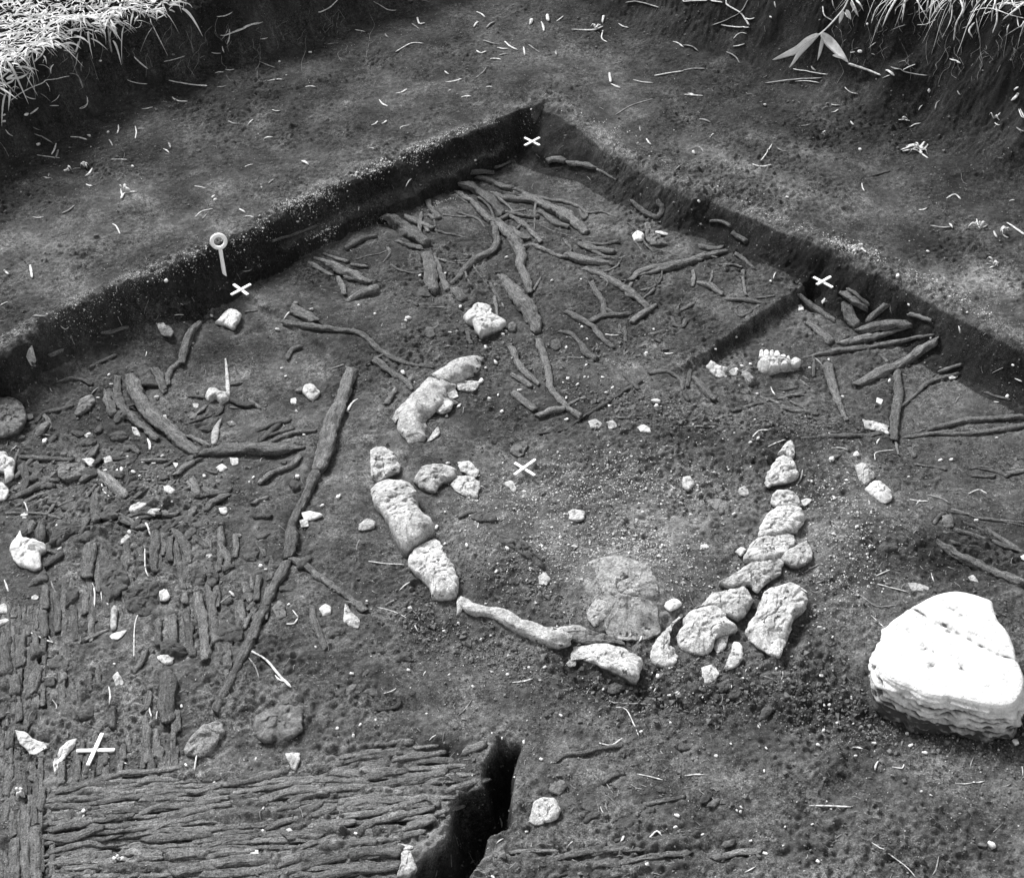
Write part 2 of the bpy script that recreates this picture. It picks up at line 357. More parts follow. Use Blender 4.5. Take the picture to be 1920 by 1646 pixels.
# steep on the mat's side (it faces away from the sun), sloping up on the other
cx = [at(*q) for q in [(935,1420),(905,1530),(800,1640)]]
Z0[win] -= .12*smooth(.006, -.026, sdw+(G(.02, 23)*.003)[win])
Z0[win] -= .03*smooth(-.02, -.05, sdw)
# bank of uncut turf behind the bench
wobB = G(.12, 31)*.02+G(.04, 32)*.008
fL = np.interp(sL, [-.9,-.13,.1,.4,.6,.81,1.0,1.15,1.3], [.8,.82,.88,.90,.91,.93,.86,.80,.76]); fR = np.interp(sR, [-.9,0,.3,.7,1.2], [.7,.66,.64,.66,.60])
bkL = smooth(0, .13, tL-fL+wobB); bkR = smooth(0, .17, tR-fR+wobB)
HK = .25
bank = np.maximum(bkL, bkR)
ZB = np.maximum(np.interp(tL-fL+wobB, [-.1,0,.02,.06,.09,.3], [0,.01,.06,.17,.205,.22]), np.interp(tR-fR+wobB, [-.1,0,.06,.15,.22,.4], [0,.01,.07,.24,.33,.36]))
Z0 += ZB+bank*G(.1, 33)*.012
Z0 = Z0.astype(np.float32)

# ------------------------------------------------------------------ lookups on the sheet
def hz(x, y, A=None):
    A = Z0 if A is None else A
    x = np.atleast_1d(x); y = np.atleast_1d(y)
    i = np.clip(np.searchsorted(GX, x)-1, 0, len(GX)-2); j = np.clip(np.searchsorted(GY, y)-1, 0, len(GY)-2)
    fx = (x-GX[i])/(GX[i+1]-GX[i]); fy = (y-GY[j])/(GY[j+1]-GY[j])
    return (A[j, i]*(1-fx)+A[j, i+1]*fx)*(1-fy)+(A[j+1, i]*(1-fx)+A[j+1, i+1]*fx)*fy
def hit(px, py, A=None, lift=0.0):
    d = ray(px, py); zs = np.linspace(.55, -.25, 320); t = (zs-CZ)/d[2]
    X = CP[0]+d[0]*t; Y = CP[1]+d[1]*t; below = zs-lift <= hz(X, Y, A)
    k = int(np.argmax(below)) if below.any() else len(zs)-1
    if k == 0: return np.array([X[0], Y[0], zs[0]])
    a = zs[k-1]-lift-hz(X[k-1], Y[k-1], A)[0]; b = zs[k]-lift-hz(X[k], Y[k], A)[0]; f = a/max(a-b, 1e-9)
    z = zs[k-1]+(zs[k]-zs[k-1])*f; tt_ = (z-CZ)/d[2]; return CP+d*tt_
DIG = np.zeros_like(Z0)
def dig(x, y, r, depth, out=1.0):
    m = r*(2.2+out)
    x0, x1 = np.searchsorted(GX, [x-m, x+m]); y0, y1 = np.searchsorted(GY, [y-m, y+m])
    if x1 <= x0 or y1 <= y0: return
    d = np.hypot(XX[y0:y1, x0:x1]-x, YY[y0:y1, x0:x1]-y)
    v = depth*(1-smooth(r*.9, m, d)); w = DIG[y0:y1, x0:x1]; np.maximum(w, v, out=w)

# ------------------------------------------------------------------ traced things (tile, widths: x,y ... # label), read off the photograph
STICKS = '''
B 50,60,55: 670,1010 760,1055 830,1115 890,1180 # thick flattened root coming out of the foot of the far wall
B 30,38,30: 830,1060 900,1090 1000,1100 1080,1112 # slim root bending away beside the thick flattened root
B 35,60,65,40: 990,1075 1100,1120 1200,1170 1290,1225 1350,1285 # wide flat root spreading among the far tangle
B 25,38,30: 740,975 830,1000 900,1032 955,1030 # short root just below the log stub at the wall foot
B 22,26,18,14: 950,1040 1050,1078 1130,1098 1220,1110 1310,1140 1355,1172 1440,1170 1525,1198 # long wiry root crossing the top of the far tangle
B 16: 1310,1150 1338,1205 1360,1165 # little looped root tip at the end of the wiry root
B 34,30: 718,950 780,942 842,950 # round-ended log stub at the foot of the far wall
B 22,14: 845,922 900,905 932,888 # thin bark strip lying along the foot of the far wall
B 38,30: 1130,890 1185,880 1240,890 # blunt end of a root by the far corner
B 34,36,20: 1240,902 1330,905 1405,926 # root half sunk in the floor below the far corner
B 18,12: 1410,935 1460,960 1515,992 # faint root running along the foot of the right wall
B 24,32,34,26: 1600,1108 1645,1148 1700,1186 1745,1192 1768,1155 1745,1108 # U-shaped root stub below the right-hand wall
B 32,44,55,60,62,50,50,28: 728,1118 780,1180 830,1212 895,1258 950,1320 983,1380 992,1470 1020,1550 1042,1615; 34,44,40,42,26: 838,1225 852,1290 852,1350 815,1392 740,1432 680,1490 600,1572; 34,24,26,20: 975,1365 1050,1350 1120,1380 1200,1410 1258,1418; 30,26: 880,1205 950,1180 1010,1190 1085,1200 # large forked root sprawling through the middle of the far square
B 30,36,32: 1095,1170 1170,1222 1250,1252 # flat root end beside the wide flat root
B 26,32,26: 935,1190 1010,1240 1060,1290 1105,1335 # root lying across the upper fork of the large root
B 40,50,30: 935,1255 975,1300 1045,1312 # stubby loop of root inside the upper fork
B 60,45,30: 1255,1402 1310,1432 1400,1440 1505,1452; 18: 1390,1420 1520,1422 # knobbly root with a thin twig on its upper side
B 24,36,40,40: 1330,1475 1420,1510 1500,1550 1570,1592 1640,1646 1705,1712 # straight tapering branch slanting down to a bent piece
B 46,74,72,56: 238,1180 330,1240 400,1300 480,1352; 18,28,30: 300,1325 360,1350 450,1372 # broad slab-like root by the far wall with a thin side branch
B 50,62,66,50: 468,1392 488,1470 500,1560 518,1612; 20,34,30: 515,1395 542,1490 585,1602 # split upright root below the broad slab-like root
B 26,32,26: 470,1100 500,1160 540,1205 # short root stub nearest the wall among a small cluster
B 26: 476,1182 522,1212 # nub of root beside a short stub near the wall
B 30,38,30: 350,1190 430,1230 512,1262 # root lying against the broad slab-like root
B 20: 440,1170 428,1285 # stub crossing over the small cluster near the wall
B 20: 452,1228 480,1278 # tiny peg of wood in the small cluster near the wall
B 15,11: 560,1185 620,1190 688,1198 # thin straight twig pointing away from the small cluster
B 18,9: 520,1272 600,1292 700,1312
B 15,12: 560,1432 640,1442 722,1432
B 9: 545,1402 640,1400 735,1412
B@dark 28,40,26: 20,1370 70,1345 120,1312 195,1302 # dark bark piece with a notched end near the left wall foot
B 30,34: 640,1062 680,1092 722,1112
B 15,6: 1058,1602 1100,1530 1132,1462
P 10,22,30,22,14: 936,514 953,534 973,557 992,583 1001,606 1010,625 # spindle-shaped root swelling in the middle of the trench
P 14,16: 848,540 872,562
B@pale 18,44,58: 20,1660 100,1620 205,1590 # pale wedge-shaped piece of wood, broad end up the slope
B 36,42,30: 1300,1342 1380,1372 1505,1392; 24: 1330,1337 1430,1345 1530,1332 # broad bark-like root with a double end on the sloping floor
B 28,34,26: 1378,1552 1402,1605 1440,1662 1448,1740; 26,14: 1450,1700 1512,1732 # forked stump of root beside the straight tapering branch
B 30,34,22: 1590,1545 1640,1500 1720,1478 1880,1442 1990,1430 # faint long root fading into the sloping floor
B 22: 1600,1560 1575,1620 1620,1640
D 60,48: 1610,110 1740,192 # short thick root at the head of the long wavy root
D 36,42,30,28,34,26,16: 1560,190 1700,212 1880,232 1990,252 2070,325 2160,385 2280,425 2390,440 # long wavy root running from the left to the cracked pale rock
E 42,34,24: 190,402 270,462 350,512 392,562 # root sinking into the floor below the long wavy root
E 18: 180,390 232,368
E 38,36,44,22: 940,332 970,402 1002,452 1040,492 1092,532 # crooked root with an elbow on the near side of the far square
E 28: 960,482 1050,542
E 34,46,34,30,30,46: 1090,290 1112,370 1140,452 1150,540 1192,602 1252,662 1322,712 # long bent root dropping from the spindle-shaped root to the hearth edge
E 22,30,28,44,36: 1195,238 1270,258 1322,312 1352,362 1412,392 # hooked root arching over to a knobby foot
E 14: 1240,382 1340,387
E 26,42,30,34,20: 1232,125 1300,165 1380,212 1430,272 1502,332 # root with a blunt raised end crossing below the forked stump
E 32,36,24: 1368,187 1440,152 1520,150 1602,140 # flat dark root linking to the bent piece
E 28,40,22: 1600,192 1662,140 1742,90 # bent end piece of the tapering branch, turned up to the right
E 20: 1560,215 1566,300
E 9: 1560,300 1558,382
E 34,42,34: 1080,712 1150,682 1232,664; 18: 1230,655 1312,608 # short thick stick crossing the lower end of the long bent root
E 42,40: 950,582 1000,622 1070,672 # flat root wedge near the lower end of the long bent root
E 26: 940,482 1010,520 1045,545
E@dark 14,24,22: 1310,722 1430,652 1550,572 1652,510; 16: 1310,728 1230,780 1090,802 # dark straight stick slanting along the edge of the hearth
E 11: 1500,715 1700,716 1900,712
E 22,18: 1700,468 1800,462 1868,510 1880,562
E 26: 645,1262 700,1240 742,1230
P 22,22,25,29,28,22: 661,692 642,745 632,770 612,832 606,865 597,885; 20,17,16,24,22,15: 594,888 574,928 557,962 548,992 544,1030 540,1046; 13,12,14: 545,1048 575,1062 600,1085 645,1112 686,1146; 18,15,19,17,18: 538,1052 514,1104 488,1155 470,1203 448,1242 428,1285 403,1335 # very long jointed branch lying straight down the left of the trench
D 62,84,84,72,64,50: 725,475 742,560 790,650 865,732 950,805 1040,885 1095,922; 36,52,50,34: 642,490 652,600 700,690 790,775 870,830 # broad curved plank of bark sweeping down to the level log
D 48,52,44: 595,560 602,640 632,705
D 36,68,76,64,20: 1090,915 1250,893 1400,890 1550,890 1682,878 # long level log with a pointed end beside the jointed branch
D 24,36,32,30: 1420,1080 1500,1020 1600,982 1655,922 # forked twig rising to the point of the level log
D@dark 15,34,24: 1410,795 1500,752 1602,728
D 14,30,22: 1480,852 1600,802 1742,785; 24: 1450,822 1620,772
D 24,36,24: 100,930 250,940 402,946 # stick lying level near the left edge stones
D@dark 26,16,8: 545,942 650,942 742,930
D@dark 14,30,24: 200,742 240,692 330,670 402,652
D 38,46,40,28: 1000,420 1012,350 1050,250 1102,190; 28: 922,540 940,450 1000,402 # faint root rising up the left slope toward the white stone
D 24: 560,250 620,238 700,215
D 34: 858,450 890,510 912,562
D 30: 1578,392 1610,342 1662,325
D@pale 28,62,36: 535,1005 620,1082 702,1152 # leaf-shaped split of wood, sharp end up
D 48,54,44: 530,1130 524,1200 530,1290
D 24: 580,1100 590,1182
D 20: 470,1162 532,1080
D 34,38: 570,1222 650,1197 742,1180
D@pale 44,50,40: 1045,1050 1078,1100 1092,1152 # curled pale wood chip in the middle of the left heap
D 28,46,36: 1110,1102 1180,1132 1272,1112 # canoe-shaped piece of wood beside the curled chip
D 24: 1390,1192 1430,1165 1482,1155
D@dark 28: 1390,1262 1492,1258
D 40,36: 975,1032 1010,990 1062,960
D@dark 48,40: 130,990 146,1060 120,1132
D@dark 28: 60,1165 122,1120
D 28: 90,1202 200,1150 282,1120
D 36: 180,1200 262,1190 332,1190
D@dark 36,42,34: 1262,612 1340,640 1412,642 # dark stick beneath the pale forked bone
F 28,38,30: 640,30 730,112 842,182
F 34,46: 688,182 760,242 822,302
F 48,50,36: 880,20 950,70 1022,112
F 54,66,50: 900,90 930,160 972,212
F 44,36: 1122,90 1062,140 1020,188
F 40,66,60,30: 960,245 1080,208 1180,192 1262,205; 42,46,30,16: 905,300 1050,272 1150,245 1242,218 # split log bundle lying level below the right wall
F@pale 30,40,34: 860,305 950,285 1050,262 # pale rotten wood core showing in the split log bundle
F 12,34,26,30,24,14: 660,386 850,346 1050,322 1200,292 1300,270 1382,258 # long thin pole pointing at the jaw bone
F 42,56,44,52,46: 955,532 1100,462 1180,430 1300,350 1402,290 # straight round pole slanting up to the right wall
F 36,50,46,42: 1185,462 1186,600 1172,750 1165,842; 14: 1172,845 1186,922 # upright round pole whose top touches the slanting pole
F 50,44,34,24: 798,430 830,550 870,650 902,732 # rotten forked stake in the middle of the right-hand square
F 24: 270,682 400,640 502,610
F 20,36,30: 502,618 560,660 640,682 742,692
F 14,24,34,30,18: 650,827 750,822 850,817 1000,812 1102,800 # thin root lying level above the small stones
F 11,24,24: 1190,662 1280,592 1340,532 1440,492 1522,468; 22: 1412,460 1532,420 # curving root beside the upright pole
F 28,38,34: 1350,782 1500,742 1650,722 1890,710 # faint root entering from the right edge
F 18,30,30: 1220,822 1400,802 1600,800 1890,756
F 26: 1250,880 1282,932
F 16: 1270,972 1400,990 1452,1002
F 26,50,58,60: 1395,1388 1500,1462 1650,1532 1900,1640 # broad splintered plank at the right edge, above the boulder
F@dark 20: 1470,1402 1580,1420 1712,1452
F@dark 16: 1450,1232 1600,1252 1890,1312
F@dark 16: 1610,992 1720,1012 1790,1042
F 24: 1790,1022 1890,1008
F@dark 24: 42,450 26,545
F 40,50: 68,502 130,570 182,612
F@dark 22: 8,572 32,622
F 18: 722,380 720,492
F 14: 560,562 700,528
F 12: 540,592 700,588
F@pale 20,50,66: 320,455 355,495 395,530 # pale wedge of wood beside the small pale bones
F 20: 1080,362 1132,412
F 18: 640,510 700,552
F 30,24: 1500,1330 1620,1370 1890,1460
U 82,90,60: 290,430 340,350 372,262
U 86,92,84: 462,268 450,400 440,502 # round-topped peg of wood behind the rough white stone
U 34,42,44,30: 60,190 240,188 400,190 560,215 680,245 # thin curved root over the rough white stone
U 150,160,150: 980,580 978,720 972,905 # wide short board standing out among the left boards
U@dark 66,76,60: 495,775 600,702 692,640 # dark stick under the rough white stone
U 82,90: 500,1010 490,1130 508,1242
U 86,84: 620,1080 632,1300 640,1500
U 78: 950,1080 940,1302
U 78,80: 812,1212 820,1400 842,1602
U 86: 480,1262 480,1400 502,1562
U 66: 320,1422 302,1562
U 46,52: 920,1592 1050,1530 1200,1470
U 56: 110,1332 200,1320
V 96,105,100,60: 422,190 430,330 402,500 420,662 # long board with a ragged side, near the upright straw
V 56,60: 580,272 580,400 592,542
V 50,70,40,60,70: 640,332 662,480 668,600 700,750 722,862 # board narrowing to a waist like an hourglass
V 60,100,100,60: 590,202 690,270 758,380 792,562 # board with a pointed upper end leaning on the hourglass board
V 56: 790,222 900,320 1002,402
V 88,96,88,60: 1140,190 1150,330 1172,430 1222,500 1232,582 # club-shaped board with a small hole near its upper end
V 54,62: 1295,252 1312,380 1300,502
V@dark 60,66,50: 1168,655 1220,610 1285,592
V 78: 1400,782 1440,880 1482,982
V 60: 1562,702 1546,830 1522,982
V 100,115,110,116,110: 880,900 900,1050 940,1200 970,1400 982,1640 # longest board of the upright row, smooth and slightly bent
V 110,90,80,110: 1060,890 1050,1010 1065,1200 1080,1452 # board with two knot holes, right of the longest board
V 62: 1240,932 1240,1012
V 92,100,80: 1340,972 1360,1080 1392,1222
V 50,56: 1532,1060 1450,1160 1392,1292
V 80,86,80: 750,1072 782,1220 802,1400 842,1602
V 86: 440,1172 450,1300 450,1492
V 96: 600,1152 610,1300 612,1442
V 76: 740,912 746,1012
V@pale 34,44: 650,132 720,110 802,88
V 26: 660,905 655,1000
W 130,140,130: 1442,412 1432,560 1430,792 # smooth flat board below the two pale lumps
W 60,66: 1250,762 1260,950 1262,1142
W 56: 1290,545 1262,640 1235,705
W 88,100,90: 342,330 302,430 272,562
W 66: 530,372 546,442
W 126: 332,130 328,252
W 86,90,80: 190,62 180,230 160,342
W 84,114: 66,60 42,250 50,402
W 90: 112,402 132,572
W 54,60: 1250,182 1212,280 1132,372
W 110: 950,690 940,850
W 40,50: 700,960 690,1130
W 36: 760,990 768,1130
W 50: 900,1000 905,1160
W 44: 1060,990 1062,1110
W 60: 90,860 80,1010
W 70: 30,560 20,760
W 60: 170,640 165,790
G 34,40: 1720,152 1740,262 1802,382
G 30: 1175,215 1190,320
H 20,26,24: 1180,1000 1240,965 1330,960 1430,930 1560,912 # faint root outlining the dark hollow right of the pit
H 34: 1440,1120 1500,1080 1560,1060
A@dark 16,20: 1500,1330 1620,1290 1750,1240
C@dark 14: 1045,970 1100,955 1142,945
'''
STICKS2 = '''
Q 16,30,58,66,52,26: 480,612 600,582 720,548 860,508 1010,458 1175,418 # broad low root ridge crossing the sloping floor towards the right wall
Q 34,28,18: 1222,440 1290,490 1362,556 # short pointed root at the upper end of the root mesh by the right wall
Q 20: 1110,526 1200,524 1272,546
Q 28,20: 1282,562 1282,650 1302,748
Q 26: 916,572 926,622 916,682
Q 36,50,40: 960,655 1040,680 1130,735
Q 26,38,20: 1150,772 1280,780 1442,802
Q 24,26,18: 1220,850 1250,892 1310,876 1402,812 # small hooked root touching the edge of the dug step
Q 28: 770,902 792,962 850,962 862,915 # curled ring of root in the sloping floor
Q 26,34: 830,852 925,802
Q 32,24: 600,1032 680,1006 745,1000
Q 26: 640,1060 692,1082
Q 18: 1380,762 1505,750
Q 28: 1040,210 1130,212 1195,252
Q 38: 1195,290 1260,330 1305,362
Q 40,50,44: 960,390 1060,410 1130,400
R 30,66,80,56: 620,432 760,490 900,562 1042,632 # flat bundle of root fanning out from the left wall foot
R 28,40,30: 580,470 680,530 770,575
R 40,46,40: 812,590 850,655 860,722 # stub of root turned down below the flat bundle
R 24: 860,580 935,602
R 22,38: 700,402 800,440 885,462
R 40,30: 920,490 1035,502
R 36: 1368,768 1432,802
R 20: 1590,440 1700,470 1805,480
R 20: 85,850 182,846
R 26: 1640,1262 1745,1302
R 24: 720,1310 860,1270
S 18: 840,160 912,202
S 18: 835,218 912,252
S 24: 700,272 800,262 872,248
S 22: 690,342 780,312 885,288
S 40,34: 1000,110 1048,142 1085,172
S 20: 1078,88 1062,162
S 26,30: 560,330 640,352 700,380
S 18: 0,542 120,536 240,540
T 26,30: 480,90 560,152 655,232
T 24: 1600,940 1700,975 1810,1000
T 36: 985,300 1080,330 1160,352
T 22: 1230,800 1120,880 1030,960
T 20: 0,1010 100,1060 210,1110
M 24,30,30: 1290,520 1420,560 1560,602 1925,642
M 28,20: 1280,790 1420,832 1650,886
M 40,58: 1590,702 1740,782 1870,872
M 24,28,20: 1450,182 1560,160 1700,214 1765,242
M 34: 1460,232 1560,242 1675,242
M 30: 1760,242 1850,202 1930,190
M@dark 30: 1400,640 1560,700 1700,760
M 40,30: 1230,560 1180,600 1150,650
N 24: 1380,702 1440,772 1505,822
N 24,30: 440,320 560,290 640,300 722,336
N 36: 380,112 485,68
N 30: 700,202 800,152 905,108
N 48,54,40: 1200,220 1250,302 1292,402
N 30: 330,560 380,620 400,690
O 60,50: 280,620 400,590 530,592
O 50,70,60: 110,560 220,500 380,440 500,440
O 40: 940,512 930,602
O 44: 1190,560 1300,480 1420,400
O 36: 1600,300 1720,240
O 30: 420,1010 500,1040 560,1030
O 50: 1480,700 1600,690
E 26: 560,600 640,640
E 30: 250,640 300,560
E 24: 1560,480 1640,560
G 40: 1480,60 1470,150
G 30: 1420,230 1400,330
H 20: 180,300 200,420
H@dark 24: 330,660 300,700 200,720
'''
MATRODS = '''
X 50,66,62,50: 560,392 720,350 900,290 1022,258
X 40,46,44: 1110,225 1300,225 1565,194
X 48,50: 480,480 600,460 752,440
X 30,44,40: 850,430 1000,402 1150,410 1300,392
X 46,50: 920,490 1100,456 1232,450
X 36: 1000,370 1250,340
X 36,42: 850,590 1000,560 1152,540
X 50,68,60: 480,745 600,700 762,690
X 36,44: 800,680 950,652 1152,620
X 50,80,74,50: 450,812 600,820 760,780 882,745
X 50,58,54,50: 500,940 650,897 800,870 950,880 1152,860
X 44,50: 680,985 800,956 942,955
X 50,56: 490,1045 620,1036 752,1030
X 80,110,80: 1150,942 1280,960 1402,970
X 40,46,46: 1300,430 1450,400 1600,390 1750,400 1930,360
X 40,46: 1310,470 1550,460 1750,470 1930,440
X 50,56: 1290,590 1450,540 1700,520 1930,490
X 44,62: 1340,760 1500,690 1700,650 1900,602
X 60,94,70: 1330,822 1500,830 1650,802 1852,780
X 90,100,80: 1540,1002 1700,970 1822,960
X 46: 800,1168 1032,1156
X 76: 1580,1122 1750,1110 1930,1090
X 50: 500,1168 602,1176
X 60: 1300,312 1450,290 1562,300
X 50: 1560,640 1700,600 1850,560
X 40: 520,540 640,530 760,560
X 40: 1400,900 1560,890 1720,880
X 44: 640,1090 800,1080 1000,1085
Y 46,50: 190,290 300,266 482,225
Y 30,36: 230,345 420,322 600,286 802,270
Y 44,50: 380,390 500,352 702,322
Y 40: 800,270 1002,280
Y 56: 820,222 962,240
Y 34: 1050,250 1252,215
Y 34,44,50: 1040,310 1200,286 1350,250 1482,225
Y 40: 680,342 800,330 972,320
Y 30: 1060,322 1172,305
Y 46: 580,390 650,360 742,350
Y 44: 380,482 480,452 562,430
Y 38: 0,492 150,470 302,455
Y 28: 0,440 132,430
Y 28: 0,395 122,385
Y 34: 60,580 200,560 352,550
Y 30: 0,690 150,652 272,630
Y 38: 60,742 180,722 282,715
Y 66,60: 0,802 200,780 402,760
Y 50: 20,856 250,842 430,802 602,752
Y 44,50: 450,802 600,742 750,702 900,662 1062,652
Y 54,60: 520,842 700,782 900,732 1100,712 1202,715
Y 50: 700,872 900,832 1202,802
Y 38: 860,502 1000,482 1182,442
Y 40: 710,482 782,460
Y 40,46: 1000,562 1100,522 1252,482
Y 34: 1250,480 1400,450
Y 34: 980,602 1120,590 1272,570
Y 38: 700,560 902,535
Y 50: 1310,552 1402,520
Y 28: 1480,472 1582,440
Y 40: 1300,405 1380,372 1442,405
Y 38: 1540,332 1640,290 1742,270
Y 48: 1640,92 1722,60
Y 40: 1200,142 1330,120 1472,100
Y 44: 800,182 1000,130 1202,100
Y 38: 1060,52 1180,40 1282,30
Y@pale 22: 1340,66 1432,60
Y 56: 540,622 640,610 702,620
Y 40: 430,560 480,530 560,520
Y 40: 900,130 980,110 1060,100
Y 36: 1120,640 1250,620 1340,600
Y 36: 560,500 640,480 700,440
Y 40: 620,690 700,660 820,650
H 30,40,30: 1130,1562 1250,1520 1400,1490 1520,1482
H 30,36,30: 1540,1490 1700,1470 1890,1430
H 34,44,36: 1170,1635 1300,1592 1420,1570 1500,1575
H 30,36: 1560,1560 1700,1530 1890,1500
H 34,40: 1500,1625 1700,1590 1890,1560
H 20: 1640,1250 1740,1225 1860,1200
H 22: 960,1500 1060,1490 1160,1500
I 30,34: 190,1532 300,1506 402,1500
'''
COLRODS = '''
X 54,60: 102,190 100,240 80,330 62,422
X 86,92: 190,292 186,420
X 62: 292,120 290,292
X 60: 380,402 370,542
X 60,74,76: 232,560 230,700 232,900 238,1190
X 78,82: 320,742 320,960 330,1190
X 84: 132,880 120,1190
X 40: 8,900 8,1190
X 46: 122,680 130,772
X 46: 702,92 690,292
X 56: 910,112 900,232
X 36: 770,102 762,272
X 56: 50,500 40,682
X 60: 560,150 545,330
X 44: 20,60 30,260
X 40: 470,900 470,1180
'''
